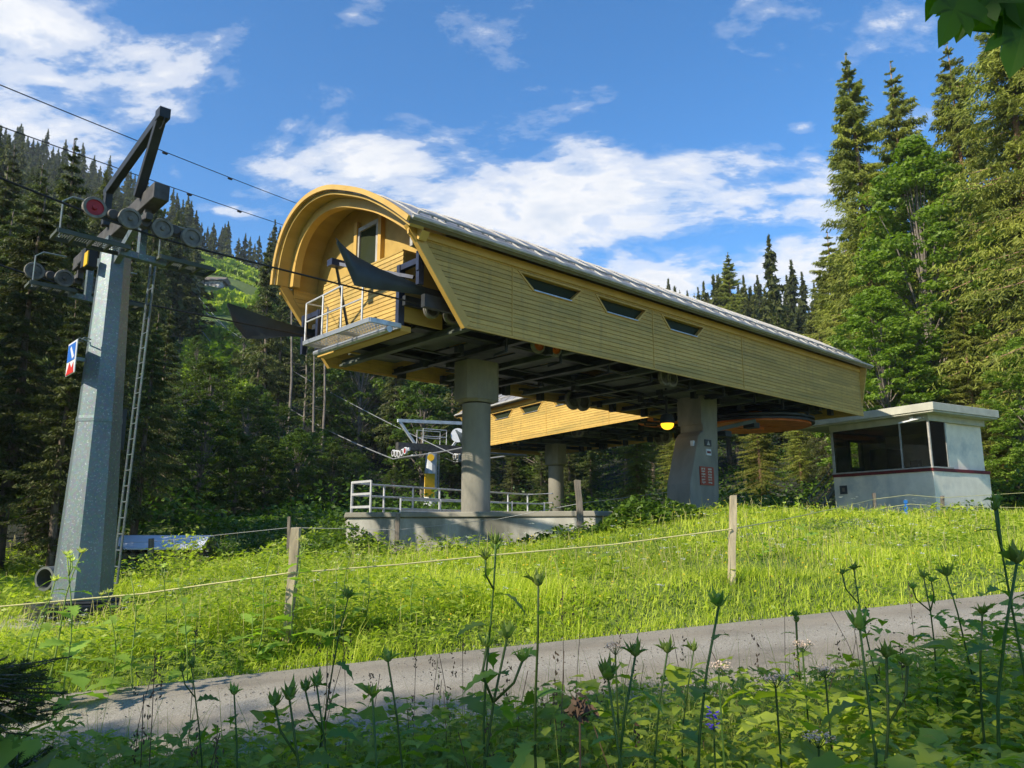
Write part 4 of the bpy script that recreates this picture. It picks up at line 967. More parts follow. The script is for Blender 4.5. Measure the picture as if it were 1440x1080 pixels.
def spruce_proto(seed, H, R, nb, ns, nq, mat, bark, **kw):
    rng = random.Random(seed); g, br = spruce_np(seed, H, R, nb, ns, nq, **kw)
    crown = g.mesh('crown', mat)
    mb = spruce_trunk(H, .011*H + .05, br, rng, maxb=kw.get('maxb', 200)); me = bpy.data.meshes.new('trunk'); me.from_pydata(mb.v, [], mb.f); me.materials.append(bark); me.shade_smooth()
    return (me, crown)

def broad_np(seed, H, R, ncl, nleaf, base=.2, ls=.085, crown_r=.75, flat=.8):
    rng = np.random.default_rng(seed); g = Geo()
    th = rng.uniform(0, 2*PI, ncl); u = rng.uniform(0, 1, ncl)
    zc = base + (1 - base) * u; prof = np.sin(np.clip((zc - base)/(1 - base)*.93 + .07, 0, 1)**.75*PI)**.65
    rr = R*prof*np.sqrt(rng.uniform(.08, 1, ncl))*(1 + .2*np.sin(th*3 + seed) + .12*np.sin(th*5 + zc*9))
    C = np.stack([np.cos(th)*rr, np.sin(th)*rr, zc*H], -1)
    cs = rng.uniform(.4, 1.0, ncl)*crown_r
    off = unit(rng.normal(0, 1, (ncl, nleaf, 3)))*rng.uniform(.3, 1, (ncl, nleaf, 1))**.5*np.array([1, 1, .5])
    P = C[:, None] + off*cs[:, None, None]
    nrm = unit(off*.6 + np.array([0, 0, .9]) + rng.normal(0, .55, off.shape)); a = unit(np.cross(nrm, rng.normal(0, 1, off.shape))); b = np.cross(nrm, a)
    s = rng.uniform(.6, 1.25, (ncl, nleaf, 1))*ls
    V, Q = rhomb(P, a*s, b*s*.62); g.add(V, Q, (rng.uniform(0, .5, (ncl, 1)) + rng.uniform(0, .3, (ncl, nleaf))).ravel())
    return g, C
def broad_proto(seed, H, R, ncl, nleaf, mat, bark, **kw):
    g, C = broad_np(seed, H, R, ncl, nleaf, **kw); rng = random.Random(seed)
    mb = MB(); th = .02*H + .02; P = [Vector((.15*math.sin(i*.8 + seed), .12*math.cos(i*.7), H*.8*i/8)) for i in range(9)]; P[0] = Vector((0, 0, -.5)); mb.tube(P, th, 8, r1=.03)
    for i in rng.sample(range(len(C)), min(70, len(C))):
        c = Vector(C[i]); z0 = max(c.z*rng.uniform(.5, .8), H*.08); k = min(int(z0/(H*.8)*8), 7); s = P[k].lerp(P[k+1], .5); s.z = z0
        m_ = s.lerp(c, .5) + Vector((0, 0, .12*(c - s).length)); mb.tube([s, m_, c], .012 + .008*(c-s).length, 4, r1=.006, caps=False)
    me = bpy.data.meshes.new('trunk'); me.from_pydata(mb.v, [], mb.f); me.materials.append(bark); me.shade_smooth()
    return (me, g.mesh('crown', mat))

SP1 = spruce_proto(11, 22, 4.1, 250, 13, 6, M['needle'], M['bark'], ql=.3, qw=.034)
SP2 = spruce_proto(12, 24, 3.8, 260, 13, 6, M['needle'], M['bark'], droop=1.2, shape=.75, ql=.3, qw=.034, base=.2)
SP3 = spruce_proto(13, 18, 3.5, 200, 12, 6, M['needle'], M['bark'], shape=.95, ql=.27, qw=.034)
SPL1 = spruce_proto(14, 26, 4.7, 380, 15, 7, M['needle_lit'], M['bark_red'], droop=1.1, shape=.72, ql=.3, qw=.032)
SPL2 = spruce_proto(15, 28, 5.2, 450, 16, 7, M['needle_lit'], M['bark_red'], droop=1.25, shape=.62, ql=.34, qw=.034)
SPM1 = spruce_proto(16, 20, 3.7, 190, 8, 5, M['needle'], M['bark'], ql=.45, qw=.06)
SPM2 = spruce_proto(17, 17, 2.9, 130, 8, 4, M['needle'], M['bark'], ql=.42, qw=.06, shape=.95, base=.22)
PH = {}
for p_, h_ in ((SP1, 22), (SP2, 24), (SP3, 18), (SPL1, 26), (SPL2, 28), (SPM1, 20), (SPM2, 17)): PH[p_[1].name] = h_
BR1 = broad_proto(21, 15, 4.4, 300, 80, M['leaf'], M['bark_pale'], ls=.12)
BR2 = broad_proto(22, 12, 3.8, 240, 80, M['leaf'], M['bark_pale'], ls=.11, base=.12)
BRS = broad_proto(25, 15, 4.4, 95, 46, M['leaf'], M['bark_pale'], ls=.13, base=.3)
BRL = broad_proto(23, 19, 4.2, 520, 85, M['leaf_lit'], M['bark_pale'], ls=.125, base=.06)
PHB = 0
BRM = broad_proto(24, 13, 4.6, 170, 55, M['leaf'], M['bark_pale'], ls=.2, crown_r=1.05)

def place_tree(proto, x, y, s, lab, group, rz=None, name='spruce_tree', cat='tree', sz=None, dz=0):
    rng = random.Random(int(x*31 + y*17)); root = empty(name, (x, y, gz1(x, y) - .15 + dz), rng.uniform(0, 6.28) if rz is None else rz)
    root.scale = (s, s, sz or s)
    root.rotation_euler[0] = rng.uniform(-.02, .02); root.rotation_euler[1] = rng.uniform(-.02, .02)
    link('trunk', proto[0], root); link('crown', proto[1], root)
    return tag(root, lab, cat, group)
def ttop(proto, px, py, Y, lab, group=None, wide=1.0, **k):      # a tree whose top stands where the photo shows it
    H = PH[proto[1].name]; p = at(px, py, Y); h = p.z - gz1(p.x, Y) + .15; s = h / H
    return place_tree(proto, p.x, Y, s*wide, lab, group, sz=s, **k)
def X(px, Y): return (px - 720) / F * Y

for p_, h_ in ((BR1, 15.5), (BR2, 12.4), (BRL, 19.6), (BRM, 13.5)): PH[p_[1].name] = h_
# --- near trees of the left wood
gL = 'spruces of the wood behind the left pylon'; lL = 'dark spruce with bare lower trunk in the wood behind the left pylon'
for px, py, Y, pr, wd in ((-30, 130, 19, SP2, .8), (60, 262, 21, SP2, 1.25), (8, 232, 27, SP2, 1.1), (168, 345, 23, SP1, 1.1), (92, 330, 26, SP3, 1.2), (150, 305, 33, SP1, 1.2), (60, 235, 36, SP2, 1.1), (238, 430, 34, SP1, 1.1), (-50, 190, 36, SP1, 1), (30, 205, 48, SP1, 1.0), (140, 285, 46, SP1, 1.1), (222, 262, 50, SP2, .7), (195, 330, 40, SP3, 1.1), (20, 300, 24, SP3, 1.2), (110, 420, 20, SP3, 1.2), (215, 440, 28, SP3, 1.2), (-20, 350, 20, SP1, 1.3)):
    ttop(pr, px, py, Y, lL, gL, wd)
ttop(SP3, 117, 200, 28, 'yellowish spruce whose open top rises just left of the pylon head', None, 1.0)
for px, py, Y, wd in ((405, 385, 84, .9), (432, 420, 88, .8), (385, 330, 60, .9), (372, 372, 66, .9)):
    ttop(SPM2, px, py, Y, 'thin half bare spruce standing by the hood of the station', 'thin spruces by the station hood', wd)
gb = 'broadleaf trees on the dark slope between pylon and platform'; lb = 'rounded dark broadleaf tree on the shaded slope between pylon and platform'
for px, py, Y, pr, wd in ((290, 560, 36, BR2, 1.2), (335, 600, 38, BR2, 1.2), (300, 500, 48, BR1, 1.3), (350, 540, 46, BR2, 1.2), (318, 505, 62, BR1, 1.2), (365, 540, 58, BR1, 1.2), (280, 470, 66, BR1, 1.0), (400, 565, 52, BR2, 1.1), (345, 440, 78, BR1, 1.1), (385, 425, 84, BR1, 1.1), (440, 480, 84, BR1, 1.1), (450, 600, 47, BR2, 1.2), (480, 500, 78, BR1, 1), (500, 630, 48, BR2, 1.1), (420, 600, 42, BR2, 1.2), (540, 520, 80, BR1, 1), (470, 620, 44, BR2, 1.1), (375, 610, 40, BR2, 1.2), (555, 655, 46, BR2, 1), (600, 500, 72, BR1, 1)):
    ttop(pr, px, py, Y, lb, gb, wd, name='broadleaf_tree')
for px, py, Y, wd, lab in ((565, 525, 70, 1.1, 'light green broadleaf tree under the front of the station'), (622, 530, 76, 1.1, 'light green broadleaf tree just left of the round column'), (368, 395, 96, .85, 'tall green broadleaf tree beside the hillside clearing')):
    ttop(BRL, px, py, Y, lab, None, wd, name='broadleaf_tree')
for i, (px, py0, py1, Y, nm) in enumerate(((405, 455, 612, 58, 'leftmost'), (427, 470, 600, 66, 'second'), (437, 560, 668, 52, 'lower right'), (452, 480, 650, 60, 'rightmost'))):
    a = at(px, py1, Y); b = at(px + 2, py0, Y); g = gz1(a.x, Y); mb = MB(); mb.tube([(0, 0, g - a.z - 1.0), (.05, 0, (b.z - a.z)*.5), (b.x - a.x, 0, b.z - a.z + 3)], .13, 7, r1=.05)
    r_ = random.Random(i)
    for k in range(16):
        t = r_.uniform(.3, 1); an = r_.uniform(0, 6.28); l = r_.uniform(.3, 1.1); zz_ = (b.z - a.z + 3)*t; mb.tube([(.05, 0, zz_), (math.cos(an)*l, math.sin(an)*l, zz_ - .2*l)], .018, 3, r1=.005)
    o = mb.build('dead_trunk', M['bark_pale'], smooth=True); o.location = a; tag(o, nm + ' of the four pale bare trunks on the dark slope behind the near wire', 'dead tree')
# --- behind the stations
gc = 'trees behind the two stations'
rng_ = random.Random(9)
for i in range(44):
    px = 400 + i*17 + rng_.uniform(-10, 10); Y = rng_.uniform(58, 92); py = (np.interp(px, [400, 640, 860, 1140], [420, 470, 440, 450]) + rng_.uniform(-25, 45))
    if i % 5 == 1: ttop(BRM, px, py + 30, Y, 'broadleaf tree in the shaded wood behind the two stations', gc, 1.0, name='broadleaf_tree')
    else: ttop(rng_.choice([SPM1, SPM2]), px, py, Y, 'spruce in the shaded wood behind the two stations', gc, 1.1)
for px, py, Y in ((760, 590, 52), (830, 600, 50), (690, 590, 56), (720, 600, 49), (800, 570, 55)):
    ttop(SP3, px, py, Y, 'small spruce in deep shade between the columns', 'small spruces seen between the columns', 1.2)
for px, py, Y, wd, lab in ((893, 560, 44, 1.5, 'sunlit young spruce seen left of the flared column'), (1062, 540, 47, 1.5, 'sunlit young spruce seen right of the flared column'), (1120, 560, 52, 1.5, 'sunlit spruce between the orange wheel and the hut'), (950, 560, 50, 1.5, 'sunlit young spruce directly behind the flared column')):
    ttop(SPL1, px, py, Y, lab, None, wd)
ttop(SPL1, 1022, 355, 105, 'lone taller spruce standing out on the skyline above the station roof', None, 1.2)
for i in range(16):
    px = 860 + i*19; ttop(SP1 if i % 3 else SPL1, px, 398 + 4*(i % 4) + i*1.2, 100 + 7*(i % 3), 'dark spruce of the skyline row above the station roof', 'skyline spruces above the station roof', 1.1)
# --- right side, sunlit
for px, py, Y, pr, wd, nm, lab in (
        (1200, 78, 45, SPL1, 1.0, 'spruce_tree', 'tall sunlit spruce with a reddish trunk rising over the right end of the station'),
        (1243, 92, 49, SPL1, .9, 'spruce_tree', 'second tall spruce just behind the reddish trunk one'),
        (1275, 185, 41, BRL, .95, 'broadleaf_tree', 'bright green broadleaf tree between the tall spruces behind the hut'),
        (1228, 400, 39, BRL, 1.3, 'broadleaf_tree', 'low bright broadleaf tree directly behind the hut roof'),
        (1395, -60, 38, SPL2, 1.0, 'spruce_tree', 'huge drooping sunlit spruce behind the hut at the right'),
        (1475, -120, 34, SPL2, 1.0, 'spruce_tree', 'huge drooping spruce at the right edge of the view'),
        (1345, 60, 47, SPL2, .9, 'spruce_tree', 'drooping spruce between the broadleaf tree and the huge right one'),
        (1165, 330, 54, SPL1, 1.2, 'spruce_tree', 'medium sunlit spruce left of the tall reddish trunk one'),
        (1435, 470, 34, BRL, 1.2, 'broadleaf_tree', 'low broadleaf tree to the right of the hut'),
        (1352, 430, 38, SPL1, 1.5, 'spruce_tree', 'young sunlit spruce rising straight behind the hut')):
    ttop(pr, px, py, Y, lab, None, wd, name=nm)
gr_ = 'spruces of the wood behind the hut'
for px, py, Y in ((1140, 430, 62), (1095, 440, 66), (1190, 330, 66), (1235, 300, 64), (1320, 260, 60), (1400, 200, 52), (1450, 150, 48), (1500, 100, 44), (1420, 230, 62), (1290, 300, 70), (1150, 470, 48), (1340, 300, 52), (1480, 200, 56), (1180, 480, 46), (1270, 480, 44), (1310, 500, 43)):
    ttop(SP1 if px % 20 else SP2, px, py, Y, 'spruce in the wood behind the hut', gr_, 1.15)
# --- trees behind the viewer, to the left: they shade the verge in front
gs = 'trees standing behind the viewer'
for x, y, pr, s in ((-23.5, 8.2, BR1, .95), (-19.5, 9.5, BRS, .7), (-27, -9, SP1, .85), (-23.5, -8.4, BR1, 1.05), (-20.3, -7.6, BR1, .98), (-17.4, -7.3, BR2, 1.2), (-14.8, -6.2, BRS, .92), (-12.2, -5.2, BRS, .8), (-9.6, -4.4, BRS, .6),
                    (-17.0, -8.9, BRS, 1.1), (-14.0, -8.2, BRS, 1.06), (-10.9, -7.6, BRS, 1.12), (-8.2, -7.4, BRS, 1.0),
                    (-25, -13, BR1, 1.0), (-20, -17, SP2, 1), (-13, -15, SP1, 1)):
    place_tree(pr, x, y, s, 'tree behind the viewer, out of sight, shading the near verge', gs, name='broadleaf_tree' if pr in (BR1, BR2, BRS) else 'spruce_tree')

# --- far hillside wood: one mass
def far_wood():
    rng = np.random.default_rng(77); protos = []
    for k in range(5):
        g, _ = spruce_np(100 + k, rng.uniform(15, 20), rng.uniform(2.6, 3.5), 52, 5, 2, base=.12, ql=1.35, qw=.26, droop=.9, shape=.9)
        protos.append((np.concatenate(g.V), np.concatenate(g.Q), np.concatenate(g.T)))
    for k in range(2):
        g, _ = broad_np(120 + k, 11, 3.8, 42, 12, ls=.55, crown_r=1.5); protos.append((np.concatenate(g.V), np.concatenate(g.Q), np.concatenate(g.T)))
    G = Geo(); n = 0
    while n < 1900:
        a = rng.uniform(-.78, .78); Y = 70 + 260*rng.uniform(0, 1)**.8; x = a*Y; px = 720 + F*a
        r = math.hypot(x, Y)
        if Y < 92 and 400 < px < 1180: continue
        if 252 < px < 354 and 78 < r < 268: continue
        if r > 345: continue
        k = rng.integers(0, 5) if rng.random() > .12 + (.25 if px < 560 and r < 190 else 0) else rng.integers(5, 7)
        V, Q, T = protos[k]; t = rng.uniform(0, 2*PI); s = rng.uniform(.55, 1.1)
        if 200 < px < 262 or 352 < px < 400: s *= .9
        c, sn = math.cos(t)*s, math.sin(t)*s
        W = np.stack([V[:, 0]*c - V[:, 1]*sn, V[:, 0]*sn + V[:, 1]*c, V[:, 2]*s*rng.uniform(.9, 1.15)], -1) + np.array([x, Y, gz1(x, Y) - .3])
        G.add(W, Q, T*.8 + rng.uniform(-.12, .3)); n += 1
    o = link('hillside_forest', G.mesh('hillside_forest', M['needle'])); tag(o, 'far wooded mountainside of mixed spruce and beech', 'forest', kind='stuff')
far_wood()
def clearing_growth():
    rng = np.random.default_rng(44); G = Geo(); n = 60000; Y = rng.uniform(70, 290, n); px = rng.uniform(248, 360, n); x = (px - 720)/F*Y; ok = vnoise(x, Y, .09, 2) > .2; x, Y = x[ok], Y[ok]; k = len(x); h = rng.uniform(.1, .6, k)*(1 + 2.2*(vnoise(x, Y, .23, 4) > .78)); z = gz(x, Y) + h*.4
    A = unit(rng.normal(0, .5, (k, 3)) + np.array([0, 0, 1.]))*h[:, None]; B = unit(np.cross(A, rng.normal(0, 1, (k, 3))))*(h*.8)[:, None]; V, Q = rhomb(np.stack([x, Y, z], -1), A, B); G.add(V, Q, np.clip(rng.uniform(0, .5, k) + .6*vnoise(x, Y, .05, 3) - .2, 0, 1))
    tag(link('hillside_meadow_growth', G.mesh('hillside_meadow_growth', M['weed'])), 'rough grass and low shrubs on the hillside clearing', 'grass', kind='stuff')
clearing_growth()
def understory():
    rng = np.random.default_rng(31); G = Geo(); n = 90000
    a = rng.uniform(-.75, .75, n); Y = 30 + 60*rng.uniform(0, 1, n)**1.3; x = a*Y; r = np.hypot(x, Y); ok = (r > np.interp(a, [-.7, -.2, 0, .7], [27, 34, 40, 38]))
    x, Y, a = x[ok], Y[ok], a[ok]; k = len(x); z = gz(x, Y) + (.1 + 1.9*vnoise(x, Y, .7)**2)*rng.uniform(0, 1, k)
    A = unit(rng.normal(0, 1, (k, 3))*np.array([1, 1, .5])); B = unit(np.cross(A, rng.normal(0, .5, (k, 3)) + np.array([0, 0, 1.]))); l = rng.uniform(.08, .2, k)[:, None]
    V, Q = rhomb(np.stack([x, Y, z], -1), A*l, B*l*.5); G.add(V, Q, rng.uniform(0, .7, k))
    tag(link('forest_understory', G.mesh('forest_understory', M['leaf'])), 'dark low growth covering the forest floor', 'undergrowth', kind='stuff')
understory()

def ribbon(base, d, side, L_, w, bend, n=3, prof=None):
    """blades as bent ribbons; base, d, side: (k,3); L_, w, bend: (k,)"""
    k = len(base); t = np.linspace(0, 1, n+1)
    P = base[:, None] + np.array([0, 0, 1.])*(L_[:, None]*t*(1 - .35*bend[:, None]*t))[..., None] + d[:, None]*(L_[:, None]*bend[:, None]*t**2*.8)[..., None]
    pr = (1 - t**1.6)*.95 + .05 if prof is None else np.interp(t, np.linspace(0, 1, len(prof)), prof)
    W = side[:, None]*(w[:, None]*pr)[..., None]
    V = np.stack([P - W, P + W], 2).reshape(-1, 3)
    i = np.arange(k)[:, None]*2*(n+1) + np.arange(n)[None]*2; Q = np.stack([i, i+1, i+3, i+2], -1).reshape(-1, 4)
    return V, Q, n
def scatter_visible(rng, n, ymin, ymax, power=1.0, amax=.72):
    Y = ymin*(ymax/ymin)**rng.uniform(0, 1, n); a = rng.uniform(-amax, amax, n); return a*Y, Y
def qs(x, y): return (x-RP[0])*RN[0] + (y-RP[1])*RN[1], (x-RP[0])*RE[0] + (y-RP[1])*RE[1]
def inpoly(x, y, P):
    c = np.zeros(x.shape, bool); j = len(P) - 1
    for i in range(len(P)):
        xi, yi = P[i]; xj, yj = P[j]; c ^= ((yi > y) != (yj > y)) & (x < (xj-xi)*(y-yi)/(yj-yi+1e-9) + xi); j = i
    return c
hutpoly = [(15.7, 29), (18.95, 30.9), (16.8, 34.7), (13.5, 32.8)]
def meadow():
    rng = np.random.default_rng(5); G = Geo(); n = 340000
    x, y = scatter_visible(rng, n, 7.0, 40, amax=.85); q, s = qs(x, y)
    ok = (q > 1.5) & ~inpoly(x, y, poly) & ~inpoly(x, y, hutpoly); ok &= ~((x < -6) & (y > 21)); ok &= ~((x < 6) & (y > 27)); ok &= rng.uniform(0, 1, n) < np.clip(.35 + vnoise(x, y, 1.7), .3, 1)
    ok &= np.hypot(x + 7.1, y - 12.8) > .6
    x, y, q = x[ok], y[ok], q[ok]; k = len(x); z = gz(x, y); r = np.hypot(x, y)
    h = (.08 + .2*vnoise(x, y, 1.9, 2))*rng.uniform(.35, 1.5, k); h *= np.where(q < 2.2, .8, 1.0); h *= np.where(x < 1, 1.25, .85) 
    h = np.where((rng.uniform(0, 1, k) < .04), h*2.0, h)
    th = rng.uniform(0, 2*PI, k); d = np.stack([np.cos(th), np.sin(th), 0*th], -1); sd = np.stack([np.sin(th), -np.cos(th), 0*th], -1)
    w = .0042*np.maximum(1, r/9)*rng.uniform(.7, 1.5, k)
    V, Q, m = ribbon(np.stack([x, y, z - .02], -1), d, sd, h, w, rng.uniform(.2, 1.5, k), 2)
    tt = np.clip(rng.uniform(-.2, .55, k) + .55*vnoise(x, y, .8, 5) - .12 + .35*vnoise(x, y, 3.7, 1) + .12*(x > 3), 0, 1); G.add(V, Q, np.repeat(tt, m))
    tag(link('meadow_grass', G.mesh('meadow_grass', M['grass'])), 'sunlit yellow green meadow grass beyond the road', 'grass', kind='stuff')
    # dry seed stalks standing over the grass
    G2 = Geo(); n = 3800; x, y = scatter_visible(rng, n, 8.2, 30); q, s = qs(x, y); ok = (q > 1.9) & ~inpoly(x, y, poly) & ~inpoly(x, y, hutpoly) & (rng.uniform(0, 1, n) < vnoise(x, y, 1.0, 6)) & (y < 29); x, y = x[ok], y[ok]; k = len(x); z = gz(x, y); r = np.hypot(x, y)
    th = rng.uniform(0, 2*PI, k); d = np.stack([np.cos(th), np.sin(th), 0*th], -1); sd = np.stack([np.ones(k), 0*th, 0*th], -1)
    V, Q, m = ribbon(np.stack([x, y, z], -1), d, sd, rng.uniform(.3, .6, k)*np.where(r > 15, .72, 1), .0014*np.maximum(1, r/10), rng.uniform(.0, .5, k), 3, prof=(.7, .7, .8, 2.6, 1.2)); G2.add(V, Q, np.repeat(rng.uniform(0, 1, k), m))
    tag(link('seed_stalks', G2.mesh('seed_stalks', M['drygrass'])), 'thin straw coloured seed stalks over the meadow', 'grass', kind='stuff')
    # broad leaved herbs of the verge
    G = Geo(); n = 130000; x, y = scatter_visible(rng, n, 7.5, 24); q, s = qs(x, y)
    q, s = qs(x, y); dens = np.where(x < 1, 1.0, .35)*np.clip(2*vnoise(x, y, 1.3, 3) - .2, .05, 1); ok = (q > 1.62) & (rng.uniform(0, 1, n) < dens) & ~inpoly(x, y, poly) & (np.hypot(x + 7.1, y - 12.8) > .8)
    x, y, q = x[ok], y[ok], q[ok]; k = len(x); z = gz(x, y); hh = rng.uniform(.03, 1, k)**.8*(.14 + .4*vnoise(x, y, 1.2, 7)*vnoise(x, y, 2.9, 3)*1.6)*np.where(x < 0, 1.15, .6)*np.where(q < 2.6, np.clip((q - 1.4)/1.0 + .2, .2, 1), 1)
    th = rng.uniform(0, 2*PI, k); a = unit(np.stack([np.cos(th), np.sin(th), rng.uniform(-.3, .7, k)], -1)); b = unit(np.cross(a, rng.normal(0, .35, (k, 3)) + np.array([0, 0, 1.])))
    l = rng.uniform(.018, .055, k)[:, None]*np.maximum(1, np.hypot(x, y)/11)[:, None]
    V, Q = rhomb(np.stack([x, y, z + hh], -1), a*l, b*l*rng.uniform(.28, .5, k)[:, None]); G.add(V, Q, np.clip(rng.uniform(0, .6, k) + .3*vnoise(x, y, 1, 9), 0, 1))
    tag(link('verge_herbs', G.mesh('verge_herbs', M['weed'])), 'leafy bright green herbs along the sunlit verge', 'herbs', kind='stuff')
    # dark scrub on the bank by the platform and behind the pylon
    G = Geo()
    for (cx, cy, rx, ry, hh, k) in ((-3.9, 21.5, 2.0, 1.6, 1.0, 5200), (-6.6, 24, 2.4, 2, 1.0, 3600), (-2.6, 18.6, 1.8, .6, .35, 1500), (.9, 16.3, 1.5, .35, .4, 1300), (2.4, 16.5, .9, .5, .55, 1500), (-3.5, 18.3, .8, .45, .9, 1700), (-1.2, 17.6, .5, .3, .5, 700), (3.4, 17.5, .9, .5, .5, 1200), (2.6, 17.2, 1.2, .4, .5, 1000), (-9.5, 24, 2.5, 2, .8, 2600), (-5.0, 19.2, 1.2, 1.0, .7, 2000), (16.9, 29.1, 1.6, .3, .5, 900)):
        th = rng.uniform(0, 2*PI, k); rr = np.sqrt(rng.uniform(0, 1, k)); x = cx + rx*rr*np.cos(th); y = cy + ry*rr*np.sin(th); z = gz(x, y) + hh*(1 - rr**2*.8)*rng.uniform(.05, 1, k)*(.5 + vnoise(x, y, 2.4))
        ok = ~inpoly(x, y, poly); x, y, z = x[ok], y[ok], z[ok]; k = len(x)
        a = unit(rng.normal(0, 1, (k, 3))*np.array([1, 1, .5])); b = unit(np.cross(a, rng.normal(0, .5, (k, 3)) + np.array([0, 0, 1.]))); l = rng.uniform(.04, .09, k)[:, None]
        V, Q = rhomb(np.stack([x, y, z], -1), a*l, b*l*.5); G.add(V, Q, rng.uniform(0, .9, k))
    tag(link('bank_scrub', G.mesh('bank_scrub', M['leaf'])), 'tangled dark green scrub on the bank by the platform', 'scrub', kind='stuff')
    # umbels and yellow flower specks
    G = Geo(); n = 520; x, y = scatter_visible(rng, n, 8.5, 26, amax=.6); q, s = qs(x, y); ok = (q > 2.0) & ~inpoly(x, y, poly); x, y = x[ok], y[ok]; k = len(x); z = gz(x, y) + rng.uniform(.2, .55, k)
    m = 14; off = rng.normal(0, .022, (k, m, 3))*np.array([1, 1, .25]); P = np.stack([x, y, z], -1)[:, None] + off; a = unit(rng.normal(0, 1, (k, m, 3))*np.array([1, 1, .2])); b = unit(np.cross(a, np.array([0, 0, 1.]) + rng.normal(0, .3, (k, m, 3))))
    V, Q = rhomb(P, a*.011, b*.009); G.add(V, Q, rng.uniform(0, 1, k*m))
    tag(link('meadow_flowers', G.mesh('meadow_flowers', M['umbel'])), 'small white flower heads dotted through the meadow', 'flowers', kind='stuff')
    G = Geo(); n = 700; x, y = scatter_visible(rng, n, 8.5, 22, amax=.6); q, s = qs(x, y); ok = (q > 1.8) & ~inpoly(x, y, poly) & (x > -2); x, y = x[ok], y[ok]; k = len(x); z = gz(x, y) + rng.uniform(.12, .34, k)
    a = np.tile([1., 0, 0], (k, 1)); b = unit(rng.normal(0, .4, (k, 3)) + np.array([0, 0, 1.])); V, Q = rhomb(np.stack([x, y, z], -1), a*.014, b*.011); G.add(V, Q, 0)
    tag(link('buttercups', G.mesh('buttercups', M['yflower'])), 'tiny yellow flowers in the meadow grass', 'flowers', kind='stuff')
meadow()

def leaf3(base, d, L_, w, droop, rng, n=6, lobes=0.0, fold=.25, roll=None):
    """broad leaves with a folded midrib; base (k,3), d (k,3) unit start direction"""
    k = len(base); t = np.linspace(0, 1, n+1); up = np.tile([0, 0, 1.], (k, 1)) + rng.normal(0, .25, (k, 3))
    side = unit(np.cross(d, up)); nr = unit(np.cross(side, d))
    mid = base[:, None] + d[:, None]*(L_[:, None]*t)[..., None]; mid[..., 2] -= L_[:, None]*droop[:, None]*t**2
    pr = np.sin(np.clip(t*1.02, 0, 1)**.8*PI)**.8; pr[0] = .06; pr[-1] = 0.02
    if lobes: pr = pr*(1 - lobes*(np.arange(n+1) % 2))
    W = (w[:, None]*pr)[..., None]
    A = mid - side[:, None]*W + nr[:, None]*W*fold; B = mid + side[:, None]*W + nr[:, None]*W*fold
    V = np.stack([A, mid, B], 2).reshape(-1, 3)
    i = np.arange(k)[:, None]*3*(n+1) + np.arange(n)[None]*3
    Q = np.concatenate([np.stack([i, i+1, i+4, i+3], -1), np.stack([i+1, i+2, i+5, i+4], -1)], 1).reshape(-1, 4)
    return V, Q, 2*n

